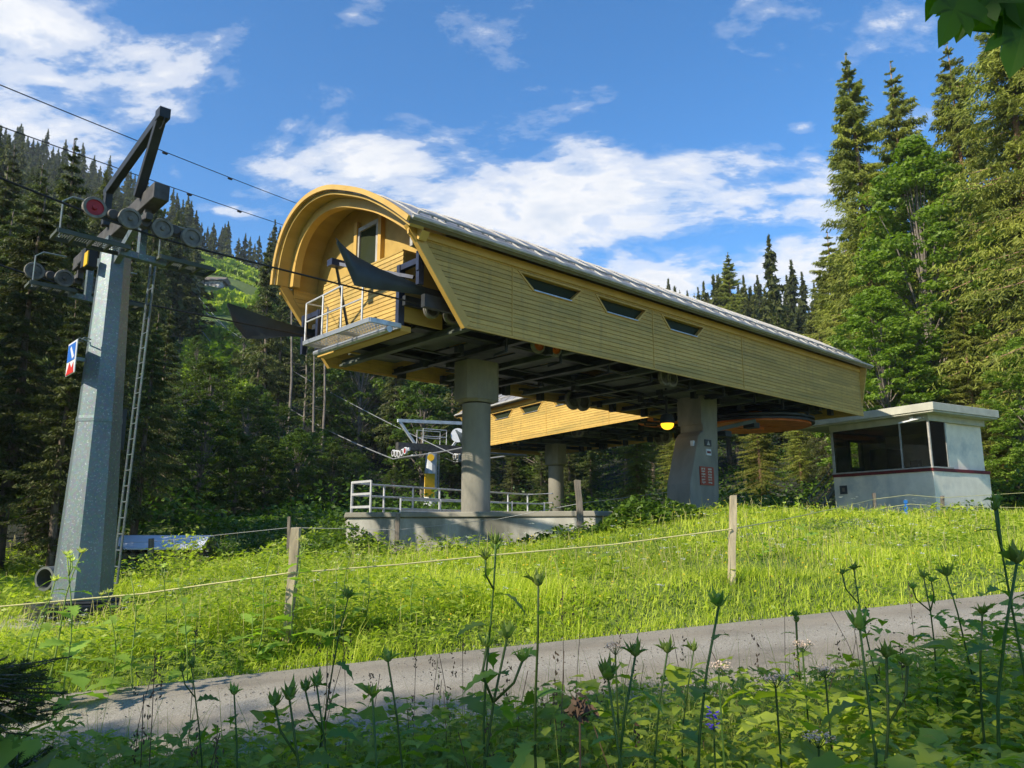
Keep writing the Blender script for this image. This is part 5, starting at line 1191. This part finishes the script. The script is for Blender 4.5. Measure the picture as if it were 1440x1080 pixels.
def foreground():
    rng = np.random.default_rng(15)
    # leafy undergrowth
    def zone(n, ymin, ymax, amax=.95):
        x, y = scatter_visible(rng, n, ymin, ymax, amax=amax); q, s = qs(x, y); return x, y, q
    G = Geo()
    for n, y0, y1, hmin, hmax, ls in ((24000, 1.5, 3.2, .05, .76, .045), (36000, 2.6, 5.8, .02, .52, .042)):
        x, y, q = zone(n, y0, y1); a = x/y; cover = np.clip(.7 + .5*np.abs(a), .5, 1)
        ok = (q < -1.55) & (rng.uniform(0, 1, n) < cover*np.clip(1.8*vnoise(x, y, 3.0, 1) + .05, .3, 1)); x, y, q, a = x[ok], y[ok], q[ok], a[ok]; k = len(x)
        tall = np.clip(.8 + .75*np.abs(a + .05)*np.where(a > 0, 1, .8), .7, 1.2)*(.6 + .7*vnoise(x, y, 2.3, 8)); z = gz(x, y) + (hmin + (hmax - hmin)*rng.uniform(0, 1, k)**.7*tall)*np.clip((-q-1.4)/1.6, .15, 1)
        th = rng.uniform(0, 2*PI, k); d = unit(np.stack([np.cos(th), np.sin(th), rng.uniform(-.1, .7, k)], -1)); Ls = ls*rng.uniform(.5, 1.8, k)*np.where(rng.uniform(0, 1, k) < .06, 2.3, 1)
        V, Q, m = leaf3(np.stack([x, y, z], -1), d, Ls, Ls*rng.uniform(.2, .4, k), rng.uniform(.1, .6, k), rng, 6, .3)
        G.add(V, Q, np.repeat(np.clip(rng.uniform(0, .7, k) + .25*vnoise(x, y, 2), 0, 1), m))
    tag(link('shaded_undergrowth', G.mesh('shaded_undergrowth', M['fgleaf'], smooth=True)), 'leafy shaded weeds filling the near bank', 'undergrowth', kind='stuff')
    # grasses
    G = Geo()
    for n, y0, y1, h in ((30000, 1.7, 4.4, .5), (40000, 3.4, 6.0, .3)):
        x, y, q = zone(n, y0, y1); ok = (q < -1.5) & (rng.uniform(0, 1, n) < np.clip(1.8*vnoise(x, y, 2.2, 4) - .35, .06, 1)*np.clip(.7 + x/np.maximum(y, 1), .4, 1)); x, y, q = x[ok], y[ok], q[ok]; k = len(x); z = gz(x, y)
        th = rng.uniform(0, 2*PI, k); d = np.stack([np.cos(th), np.sin(th), 0*th], -1); sd = np.stack([np.sin(th), -np.cos(th), 0*th], -1)
        hh = h*rng.uniform(.5, 1.7, k)*np.clip((-q-1.3)/.9, .3, 1); V, Q, m = ribbon(np.stack([x, y, z], -1), d, sd, hh, rng.uniform(.0012, .003, k), rng.uniform(.2, 1.3, k), 4)
        G.add(V, Q, np.repeat(rng.uniform(0, 1, k), m))
    tag(link('shaded_grass', G.mesh('shaded_grass', M['fggrass'])), 'long thin grass blades on the near bank by the road', 'grass', kind='stuff')
    # brown seed stalks
    G = Geo(); n = 45; x, y, q = zone(n, 2.6, 5.0, .5); ok = (q < -1.75); x, y = x[ok], y[ok]; k = len(x); z = gz(x, y); hh = rng.uniform(.5, .95, k); th = rng.uniform(0, 2*PI, k); d = np.stack([np.cos(th), np.sin(th), 0*th], -1)
    V, Q, m = ribbon(np.stack([x, y, z], -1), d, np.tile([1., 0, 0], (k, 1)), hh, np.full(k, .0016), rng.uniform(0, .3, k), 4, prof=(1, 1)); G.add(V, Q, 0)
    b = rng.uniform(0, .3, k)
    for j in range(14):
        t = rng.uniform(.78, 1.0, k); bend = 0.12; c = np.stack([x, y, z + hh*t*.97], -1) + rng.normal(0, .008, (k, 3)); a = unit(rng.normal(0, .5, (k, 3)) + np.array([0, 0, 1.])); V, Q = rhomb(c, a*.009, np.cross(a, np.array([0, 1., 0]))*.004); G.add(V, Q, 0)
    tag(link('dry_seed_stalks', G.mesh('dry_seed_stalks', M['dry'])), 'thin brown seed stalks rising before the road', 'stalks', kind='stuff')
foreground()
def small_flowers():
    rng = np.random.default_rng(4)
    for i, (px, py, Y, lab) in enumerate(((865, 908, 2.6, 'left of the faded pink umbels over the near weeds'), (1128, 905, 2.7, 'faded pink umbel low between two thistles near the shaded road edge'), (1160, 940, 2.4, 'faded pink umbel at the lower right among dense leaves'), (1090, 952, 2.2, 'whitish umbel head below the large budded thistle'), (1010, 935, 2.5, 'small faded umbel beside the tall dark thistle stem'), (1150, 1035, 2.0, 'pale umbel close to the bottom edge at the right'))):
        p = at(px, py, Y); g = gz1(p.x, Y); root = empty('umbel_flower', (p.x, Y, g)); H = p.z - g; mb = MB(); mb.tube([(0, 0, 0), (.01, .01, H*.5), (0, 0, H - .03)], .003, 5)
        G = Geo()
        for k in range(14):
            a = k*2.4; rr = .035*math.sqrt(k/14); e = (math.cos(a)*rr, math.sin(a)*rr, H + rng.uniform(-.004, .004)); mb.tube([(0, 0, H - .03), e], .0008, 3)
            n = 12; c = np.array(e)[None] + rng.normal(0, .004, (n, 3)); A = unit(rng.normal(0, 1, (n, 3))*np.array([1, 1, .3])); B = unit(np.cross(A, np.array([0, 0, 1.]) + rng.normal(0, .3, (n, 3)))); V, Q = rhomb(c, A*.0035, B*.003); G.add(V, Q, 0)
        mb.build('stem', M['stem'], root); link('flower_cluster', G.mesh('flower_cluster', M['pink_umbel']), root); tag(root, lab, 'flower')
    p = at(1003, 1010, 2.3); g = gz1(p.x, 2.3); root = empty('violet_flower', (p.x, 2.3, g)); MB().tube([(0, 0, 0), (0, 0, p.z - g + .02)], .003, 5).build('stem', M['stem'], root); G = Geo()
    n = 26; z = rng.uniform(-.03, .03, n) + p.z - g; th = rng.uniform(0, 2*PI, n); c = np.stack([np.cos(th)*.01, np.sin(th)*.01, z], -1); A = unit(np.stack([np.cos(th), np.sin(th), rng.uniform(-.5, .5, n)], -1)); B = np.cross(A, np.array([0, 0, 1.])); V, Q = rhomb(c + A*.006, A*.009, B*.006); G.add(V, Q, 0)
    link('petals', G.mesh('petals', M['violet']), root); tag(root, 'small violet flower spike low among the near weeds', 'flower')
    p = at(815, 998, 2.3); g = gz1(p.x, 2.3); G = Geo(); n = 60; c = np.array([0, 0, p.z - g]) + rng.normal(0, .018, (n, 3)); A = unit(rng.normal(0, 1, (n, 3))); B = unit(np.cross(A, rng.normal(0, 1, (n, 3)))); V, Q = rhomb(c, A*.018, B*.009); G.add(V, Q, 0)
    root = empty('withered_flower', (p.x, 2.3, g)); link('withered_head', G.mesh('withered_head', M['dry']), root); MB().tube([(0, 0, 0), (0, 0, p.z - g)], .003, 5).build('stem', M['dry'], root); tag(root, 'withered brown flower head low in the middle of the near weeds', 'flower')
small_flowers()
# loose grit along the road
def grit():
    rng = np.random.default_rng(12); G = Geo(); n = 9000; s = rng.uniform(-14, 16, n); q = np.where(rng.random(n) < .6, rng.choice([-1.42, 1.4, .1], n) + rng.normal(0, .16, n), rng.uniform(-1.5, 1.5, n)); q = np.clip(q, -1.6, 1.6)
    x = RP[0] + RE[0]*s + RN[0]*q; y = RP[1] + RE[1]*s + RN[1]*q; z = road_z(s) + .03*(1 - np.minimum(np.abs(q)/1.5, 1)**2) - .008
    A = unit(rng.normal(0, 1, (n, 3))*np.array([1, 1, .15])); B = unit(np.cross(A, rng.normal(0, .25, (n, 3)) + np.array([0, 0, 1.]))); l = rng.uniform(.003, .012, n)[:, None]
    c = np.stack([x, y, z], -1); V, Q = rhomb(c, A*l, B*l*.8); G.add(V, Q, 0); V, Q = rhomb(c, A*l*.8, np.array([0, 0, 1.])*l*.6); G.add(V, Q, 0)
    tag(link('road_grit', G.mesh('road_grit', M['grit'])), 'loose pale grit along the road edges and crown', 'gravel', kind='stuff')
grit()

# ------------------------------------------------------------------ thistles, one by one
def thistle_mesh(seed, H, headr, nl, leafL, umb=False):
    rng = np.random.default_rng(seed); r = random.Random(seed)
    lean = Vector((r.uniform(-.09, .09), r.uniform(-.09, .09), 0))
    P = [Vector((0, 0, H*i/8)) + lean*(i/8)**2*H + Vector((.012*math.sin(i*1.1 + seed), .012*math.cos(i*.9 + seed*2), 0)) for i in range(9)]
    mb = MB(); mb.tube(P, .0055, 6, r1=.003)
    sten = bpy.data.meshes.new('stem'); 
    heads = [(P[-1], headr)]
    if umb:
        for k in range(umb):
            a = k*2.4 + seed; b = P[6] ; e = P[-1] + Vector((math.cos(a)*.05, math.sin(a)*.05, -.02 - .03*k)); mb.tube([P[7], P[7].lerp(e, .5) + Vector((math.cos(a)*.02, math.sin(a)*.02, 0)), e], .0035, 5); heads.append((e, headr*.85))
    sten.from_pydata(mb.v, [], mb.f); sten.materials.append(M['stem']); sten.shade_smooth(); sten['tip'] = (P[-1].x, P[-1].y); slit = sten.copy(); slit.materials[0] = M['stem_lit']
    # leaves along the stem, larger below
    G = Geo(); t = np.linspace(.06, .93, nl); k = nl; i = np.clip((t*8).astype(int), 0, 7); base = np.array([P[a].lerp(P[a+1], float(tt*8-a)) for a, tt in zip(i, t)])
    th = np.arange(k)*2.4 + rng.uniform(-.4, .4, k); d = unit(np.stack([np.cos(th), np.sin(th), rng.uniform(.2, .9, k)], -1)); Ls = leafL*(1.25 - t)*rng.uniform(.7, 1.2, k) + .02
    V, Q, m = leaf3(base, d, Ls, Ls*rng.uniform(.2, .3, k), rng.uniform(.3, .9, k), rng, 10, .55); G.add(V, Q, np.repeat(rng.uniform(.1, .9, k), m))
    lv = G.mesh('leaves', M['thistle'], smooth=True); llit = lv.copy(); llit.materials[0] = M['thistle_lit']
    # head: bracts cupped round a bud
    hm = []
    for hp, hr in heads:
        G = Geo(); bud = MB(); bud.lathe(hp, (0, 0, 1), [(.002, -.002), (hr*.7, hr*.25), (hr*.85, hr*.9), (hr*.55, hr*1.6), (.002, hr*2.0)], 10)
        Vb = np.array([tuple(p) for p in bud.v]); Qb = np.array([f for f in bud.f if len(f) == 4]); G.add(Vb, Qb, .75)
        cup = r.choice([.0, .35, -.25]); cnt = r.choice([1, 2, 3])
        for ring, nb_, el, ll, dr_ in ((0, cnt, .9, r.uniform(3.4, 5.2), .35), (1, 5, .5 + cup, 1.9, -.9 + cup), (2, 4, 1.6 + cup, 1.7, -.9)):
            th = np.arange(nb_)*2*PI/nb_ + ring*.5 + rng.uniform(-.2, .2, nb_); d = unit(np.stack([np.cos(th), np.sin(th), np.full(nb_, el)], -1)); bs_ = np.array(hp)[None] + np.stack([np.cos(th), np.sin(th), 0*th], -1)*hr*.25
            Ls = hr*ll*rng.uniform(.8, 1.2, nb_); V, Q, m = leaf3(bs_, d, Ls, Ls*.27, dr_ + rng.uniform(-.2, .2, nb_), rng, 6, .3, .5); G.add(V, Q, np.repeat(rng.uniform(.2, 1, nb_), m))
        hm.append(G)
    return (sten, slit), (lv, llit), hm
TH_ = []
for sd, H, hr, nl, ll, um in ((1, 1.2, .015, 10, .24, 0), (2, 1.2, .018, 11, .27, 0), (3, 1.2, .013, 12, .2, 1), (4, 1.2, .017, 13, .3, 1), (5, 1.2, .012, 9, .2, 0), (6, 1.2, .02, 12, .26, 0), (7, 1.2, .014, 12, .32, 2), (8, 1.2, .016, 10, .22, 0)):
    st_, lv_, hm_ = thistle_mesh(sd, H, hr, nl, ll, um)
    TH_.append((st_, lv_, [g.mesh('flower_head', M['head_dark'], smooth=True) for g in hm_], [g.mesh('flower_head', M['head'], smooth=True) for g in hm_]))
def thistle(px, py, Y, k, lab, lit, group):
    h = at(px, py, Y); g = gz1(h.x, Y) - .05; H = max(h.z - g, .3); r = random.Random(int(px)); st_, lv_, hd, hl = TH_[(k + int(px)*3) % 8]
    root = empty('thistle', (h.x, Y, g), r.uniform(0, 6.28)); f = H/1.23; w_ = (max(f, .8)*1.5 if lit else min(f, 1.05)); root.scale = (w_, w_, f)
    tv = st_[0]['tip']; rz = root.rotation_euler.z; root.location = (h.x - w_*(tv[0]*math.cos(rz) - tv[1]*math.sin(rz)), Y - w_*(tv[0]*math.sin(rz) + tv[1]*math.cos(rz)), g)
    link('stem', st_[lit], root); link('leaves', lv_[lit], root)
    for m in (hl if lit else hd): link('flower_head', m, root)
    tag(root, lab, 'thistle', group)
fg = [(697, 752, 2.9, 3, 'thistle with a pale green leafy head in front of the platform wall'), (757, 808, 2.3, 0, 'slender thistle with a single bud in front of the far road edge at the centre'),
 (713, 880, 1.95, 3, 'leafy headed thistle low in the centre, bent leaves under its bud'), (1010, 835, 2.0, 1, 'tall dark thistle bud standing against the bright verge right of centre'),
 (893, 905, 1.9, 1, 'thistle with a broad bud against the road, left of its close neighbour'), (938, 903, 2.15, 2, 'slim thistle close beside the broad budded one on the road'),
 (855, 938, 1.85, 0, 'short thistle bud low against the road right of centre'), (546, 915, 2.1, 2, 'dark round thistle bud alone against the road left of centre'),
 (524, 962, 1.9, 0, 'small thistle bud just below the dark round one'), (408, 968, 1.95, 3, 'thistle bud with spread bracts at lower left of the road'),
 (446, 952, 2.3, 1, 'thinner thistle beside the spread bract one at lower left'), (1208, 868, 2.0, 1, 'large budded thistle before the right part of the road'),
 (1200, 792, 3.3, 2, 'distant slim bud above the large right thistle'), (1298, 803, 3.2, 0, 'slim thistle at the right before the sunny verge'), (1330, 800, 3.0, 3, 'many leaved thistle at the right edge of the sunny verge'),
 (1400, 694, 2.6, 2, 'very tall thistle bud at the right reaching the hut base'), (1428, 772, 1.9, 3, 'big leafed thistle at the far right edge'), (490, 832, 3.4, 3, 'pale thistle rising over the sunny verge left of centre'),
 (330, 965, 2.4, 2, 'small thistle at the lower left beside the spruce twig'), (1118, 858, 3.1, 0, 'thin thistle before the middle of the right road'), (975, 905, 2.7, 2, 'thin bud between the tall dark one and its left neighbours'),
 (1245, 905, 1.8, 3, 'leafy thistle low at the lower right corner'), (1380, 850, 2.3, 0, 'thistle with narrow leaves in front of the right road end'), (270, 930, 3.0, 1, 'faint thistle before the left road end')]
for px, py, Y, k, lab in fg: thistle(px, py, Y, k, lab, False, None)
mg = [(95, 775, 6.6), (116, 772, 6.9), (78, 812, 6.4), (184, 806, 7.4), (153, 830, 7.2), (232, 792, 8.2), (385, 765, 8.3), (424, 757, 8.6), (497, 764, 8.8), (519, 781, 9.1), (472, 790, 8.8), (585, 796, 9.2), (603, 790, 9.6), (1122, 700, 12.5), (1103, 706, 13), (870, 742, 11), (780, 745, 11), (1190, 740, 12), (1060, 730, 12.5), (68, 840, 6.2), (250, 815, 7.8), (1322, 745, 11.5), (640, 790, 9.5), (348, 790, 8.4)]
for i, (px, py, Y) in enumerate(mg):
    thistle(px, py, Y, (1, 3, 3, 1, 0, 2)[i % 6], 'yellow green cabbage thistle standing in the sunlit verge beyond the road', True, 'thistles in the sunlit verge')

# ------------------------------------------------------------------ small shrub, near spruce twig, sycamore branch
def shrub(x, y, H, R, n, lab, mat, seed):
    rng = np.random.default_rng(seed); root = empty('shrub', (x, y, gz1(x, y) - .05)); mb = MB(); G = Geo()
    for i in range(9):
        a = rng.uniform(0, 2*PI); e = Vector((math.cos(a)*R*rng.uniform(.4, 1), math.sin(a)*R*rng.uniform(.4, 1), H*rng.uniform(.6, 1))); mb.tube([(0, 0, 0), e*.5 + Vector((0, 0, .1)), e], .015, 4, r1=.004)
        t = rng.uniform(.35, 1.05, (n, 1)); P = np.array(e)[None]*t + rng.normal(0, .09, (n, 3)); a_ = unit(rng.normal(0, 1, (n, 3))*np.array([1, 1, .6])); b_ = unit(np.cross(a_, rng.normal(0, .5, (n, 3)) + np.array([0, 0, 1.]))); l = rng.uniform(.03, .065, (n, 1))
        V, Q = rhomb(P, a_*l, b_*l*.55); G.add(V, Q, rng.uniform(.2, 1, n))
    mb.build('branches', M['bark_pale'], root); link('leaves', G.mesh('leaves', mat), root); tag(root, lab, 'shrub')
shrub(X(266, 20.5), 20.5, 1.35, .6, 60, 'small pale leaved shrub glowing against the dark wood', M['weed'], 3)
shrub(X(318, 22), 22, 1.0, .7, 90, 'low dark green shrub right of the pale leaved one', M['leaf'], 4)
shrub(X(200, 18.5), 18.5, .6, .5, 60, 'low shrub in front of the log store', M['leaf'], 6)

def near_spruce():
    rng = np.random.default_rng(8); g = gz1(-1.4, 1.95); root = empty('young_spruce', (-1.42, 1.95, g + .1)); tag(root, 'young spruce at the lower left corner with dark needled twigs reaching into view', 'tree')
    mb = MB(); mb.tube([(0, 0, 0), (0, 0, .6), (.02, 0, 1.15)], .03, 8, r1=.008); G = Geo()
    for i in range(30):
        z = rng.uniform(.15, .95); a = rng.uniform(-1.1, 1.5) if i % 4 else rng.uniform(0, 2*PI); L_ = rng.uniform(.6, 1.05)*(1.25 - z)*.95; up = rng.uniform(-.05, .18)
        tip = Vector((math.cos(a)*L_, math.sin(a)*L_, z + up*L_)); P = [Vector((0, 0, z)).lerp(tip, s) - Vector((0, 0, .08*L_*math.sin(s*PI))) for s in (0, .35, .7, 1)]; mb.tube(P, .007, 4, r1=.002)
        def needles(A, B, n):
            t = rng.uniform(0, 1, (n, 1)); A = np.array(A); B = np.array(B); ax = unit((B - A)[None]); c = A + (B - A)*t; d = unit(rng.normal(0, 1, (n, 3)) + ax*.6); V, Q = rhomb(c + d*.008, d*.0085, unit(np.cross(d, ax))*.0012); G.add(V, Q, rng.uniform(0, .6, n))
        for k in range(3): needles(P[k], P[k+1], 260)
        for k in range(12):
            s = rng.uniform(.15, .95); b = Vector((0, 0, z)).lerp(tip, s) - Vector((0, 0, .08*L_*math.sin(s*PI))); sa = a + rng.choice([-1, 1])*rng.uniform(.6, 1.0); l = (1.1 - s)*.32*rng.uniform(.6, 1.2); e = b + Vector((math.cos(sa)*l, math.sin(sa)*l, rng.uniform(-.06, .03))); mb.tube([b, e], .0035, 3, r1=.0015, caps=False); needles(b, e, int(700*l) + 40)
    mb.build('branches', M['bark'], root); link('needles', G.mesh('needles', M['needle']), root)
near_spruce()

def sycamore():
    # palmate leaf outline (five pointed lobes), unit length about 1
    out = [(0, 0), (.2, -.06), (.5, -.12), (.44, .04), (.62, .16), (.8, .38), (.6, .36), (.62, .5), (.44, .44), (.36, .5), (.42, .72), (.27, .7), (.2, .82), (0, 1.12)]
    out = [(0, 0), (.2, -.04), (.5, -.16), (.36, .06), (.62, .14), (.86, .4), (.5, .34), (.36, .33), (.5, .5), (.52, .74), (.36, .66), (.24, .5), (.26, .74), (.17, .9), (0, 1.14)]
    full = out + [(-x, y) for x, y in out[-2:0:-1]]
    root = empty('sycamore_branch', at(1500, -60, 1.9)); tag(root, 'dark overhanging sycamore branch with lobed leaves in the top right corner', 'branch'); base = Vector(root.location)
    mb = MB(); tips = [(1335, 25), (1372, 8), (1404, 40), (1430, 70), (1440, 10), (1415, -10), (1350, -20), (1465, 50), (1385, -40), (1330, 60)]
    mb.tube([(0, 0, 0), at(1440, -45, 1.85) - base, at(1370, -30, 1.8) - base, at(1320, -35, 1.78) - base], .006, 6, r1=.003); mb.tube([(0, 0, 0), (.5, -.1, .12)], .007, 6)
    specs = [((1352, -15), (1322, 66), .105, .3), ((1382, -25), (1345, 58), .1, -.5), ((1432, 0), (1430, 95), .12, .2), ((1418, -30), (1438, 38), .09, -.3), ((1370, -45), (1372, 14), .085, .6), ((1458, -20), (1470, 80), .11, .1), ((1318, -30), (1303, 30), .07, .5), ((1445, 20), (1420, 108), .08, -.4), ((1410, 20), (1408, 80), .07, .9), ((1330, -50), (1330, 22), .07, -.2)]
    for i, (p0, p1, s, rl) in enumerate(specs):
        Y = 1.8 + .03*(i % 3); a = at(*p0, Y) - base; b = at(*p1, Y + .03) - base;  d = (b - a).normalized(); sd = d.cross(Vector((0, 1, 0))).normalized(); nn = sd.cross(d); sd = (sd*math.cos(rl) + nn*math.sin(rl)).normalized(); nn = sd.cross(d); L_ = (b - a).length
        mb.tube([a - d*.05 + Vector((0, 0, .02)), a], .0016, 4)
        lm = MB(); pts = [a + d*(y/1.12*L_) + sd*(x/1.12*L_*.95) + nn*(-.12*L_*abs(x) + .1*L_*(y*.5)**2) for x, y in full]; ctr = a + d*.35*L_
        vs = [ctr] + pts; lm.add(vs, [(0, k+1, (k+1) % len(pts) + 1) for k in range(len(pts))]); lm.build('leaf', M['sycamore'], root)
    mb.build('twig', M['bark'], root)
sycamore()

# ------------------------------------------------------------------ air
hz = MB(); hz.box(-437, 437, -434, 458, -170, 175); ho = hz.build('haze', None); tag(ho, kind='stuff')
hm_ = bpy.data.materials.new('haze'); hm_.use_nodes = True; hn = hm_.node_tree; hn.nodes.remove(hn.nodes['Principled BSDF']); hv_ = N(hn, 'ShaderNodeVolumePrincipled'); hv_.inputs['Color'].default_value = (.82, .88, .95, 1); hv_.inputs['Density'].default_value = .00028; hv_.inputs['Anisotropy'].default_value = .2
L(hn, hv_.outputs[0], hn.nodes['Material Output'].inputs['Volume']); ho.data.materials.clear(); ho.data.materials.append(hm_); ho.display_type = 'WIRE'

# ------------------------------------------------------------------ world, sun
SUN_AZ = Vector((-.79, -.61)).normalized(); EL = math.radians(34)
w = bpy.data.worlds.new('World'); SC.world = w; w.use_nodes = True; nt = w.node_tree; bg = nt.nodes['Background']; bg.inputs[1].default_value = .15
sky = N(nt, 'ShaderNodeTexSky'); sky.sky_type = 'NISHITA'; sky.sun_disc = False; sky.sun_elevation = EL; sky.sun_rotation = math.atan2(SUN_AZ.x, SUN_AZ.y)
sky.air_density = 1.0; sky.dust_density = .3; sky.ozone_density = 2.5; sky.altitude = 1200
tc = N(nt, 'ShaderNodeTexCoord'); sep = N(nt, 'ShaderNodeSeparateXYZ'); L(nt, tc.outputs['Generated'], sep.inputs[0])
def mth(op, a, b=None, c=None):
    n = N(nt, 'ShaderNodeMath', operation=op)
    for i, v in enumerate((a, b, c)):
        if v is None: continue
        if isinstance(v, (int, float)): n.inputs[i].default_value = v
        else: L(nt, v, n.inputs[i])
    return n.outputs[0]
zz = mth('ADD', mth('MAXIMUM', sep.outputs[2], 0.0), .22)
cx = mth('DIVIDE', sep.outputs[0], zz); cy = mth('DIVIDE', sep.outputs[1], zz)
cb = N(nt, 'ShaderNodeCombineXYZ'); L(nt, cx, cb.inputs[0]); L(nt, cy, cb.inputs[1]); cb.inputs[2].default_value = 3.3
mp = N(nt, 'ShaderNodeMapping'); mp.inputs['Rotation'].default_value = (0, 0, .5); mp.inputs['Scale'].default_value = (1.0, 1.5, 1); L(nt, cb.outputs[0], mp.inputs[0])
def wn(scale, det, ro, dist=0.0):
    n = N(nt, 'ShaderNodeTexNoise'); n.inputs['Scale'].default_value = scale; n.inputs['Detail'].default_value = det; n.inputs['Roughness'].default_value = ro; n.inputs['Distortion'].default_value = dist; L(nt, mp.outputs[0], n.inputs['Vector']); return n.outputs[0]
n1 = wn(3.1, 10, .64, .3); n2 = wn(8.5, 6, .6, .1)
# broad weather: where in the sky the cloud banks stand (direction, half sizes)
def blob(px, py, ax, az_, amp):
    d = (at(px, py, 1) - Vector((0, 0, CZ))).normalized(); r = Vector((d.y, -d.x, 0)).normalized(); u = r.cross(d)
    def dot(v): 
        n = N(nt, 'ShaderNodeVectorMath', operation='DOT_PRODUCT'); L(nt, tc.outputs['Generated'], n.inputs[0]); n.inputs[1].default_value = tuple(v); return n.outputs['Value']
    a = mth('POWER', mth('ABSOLUTE', mth('DIVIDE', dot(r), ax)), 2.0); b = mth('POWER', mth('ABSOLUTE', mth('DIVIDE', dot(u), az_)), 2.0)
    s = mth('SUBTRACT', 1.0, mth('SQRT', mth('ADD', a, b))); f = mth('GREATER_THAN', dot(d), 0.0)
    return mth('MULTIPLY', mth('MULTIPLY', mth('MAXIMUM', s, 0.0), f), amp)
tot = None
for b_ in ((60, 40, .36, .13, .95), (250, 60, .2, .09, .6), (60, 190, .2, .1, .75), (510, 30, .09, .07, .38), (640, 25, .15, .08, .42), (480, 90, .22, .05, .25), (1110, 370, .22, .13, 1.05), (800, 290, .4, .17, 1.05), (530, 240, .26, .12, 1.0), (940, 390, .34, .12, 1.0), (1125, 178, .05, .02, .55), (1150, 250, .09, .05, .5), (1290, 165, .09, .05, .8), (1230, 70, .22, .07, .42), (330, 298, .07, .02, .8), (240, 250, .1, .06, .45), (1080, 15, .2, .05, .3)):
    v = blob(*b_); tot = v if tot is None else mth('MAXIMUM', tot, v)
den = mth('ADD', mth('MULTIPLY', mth('SUBTRACT', n1, .5), 2.3), mth('ADD', mth('MULTIPLY', mth('SUBTRACT', n2, .5), .95), mth('SUBTRACT', mth('MULTIPLY', tot, 1.1), .4)))
cr = ramp(nt, den, [(.0, 0.0), (.14, .14), (.36, .66), (.62, .97)]); cr.color_ramp.interpolation = 'EASE'
shade = ramp(nt, mth('ADD', mth('MULTIPLY', den, .5), mth('MULTIPLY', n2, .6)), [(.25, (3.7, 4.05, 4.5)), (.55, (4.7, 4.7, 4.75)), (.9, (3.5, 3.8, 4.3))])
hs = N(nt, 'ShaderNodeHueSaturation'); hs.inputs['Saturation'].default_value = 1.28; hs.inputs['Value'].default_value = 1.12; L(nt, sky.outputs[0], hs.inputs['Color'])
L(nt, mix(nt, cr.outputs[0], hs.outputs[0], shade.outputs[0]), bg.inputs[0])
sl = bpy.data.lights.new('sun', 'SUN'); sl.energy = 4.9; sl.angle = math.radians(.55); sl.color = (1, .92, .76); so = bpy.data.objects.new('sun', sl); COL.objects.link(so)
sd = Vector((SUN_AZ.x*math.cos(EL), SUN_AZ.y*math.cos(EL), math.sin(EL))); so.rotation_euler = sd.to_track_quat('Z', 'Y').to_euler(); so.location = (-20, -20, 40)
SC.view_settings.view_transform = 'Standard'; SC.view_settings.look = 'None'; SC.view_settings.exposure = .55; SC.view_settings.gamma = 1
SC.render.engine = 'CYCLES'; SC.cycles.max_bounces = 6; SC.cycles.diffuse_bounces = 3; SC.cycles.glossy_bounces = 2; SC.cycles.transmission_bounces = 3; SC.cycles.volume_bounces = 0; SC.cycles.transparent_max_bounces = 6
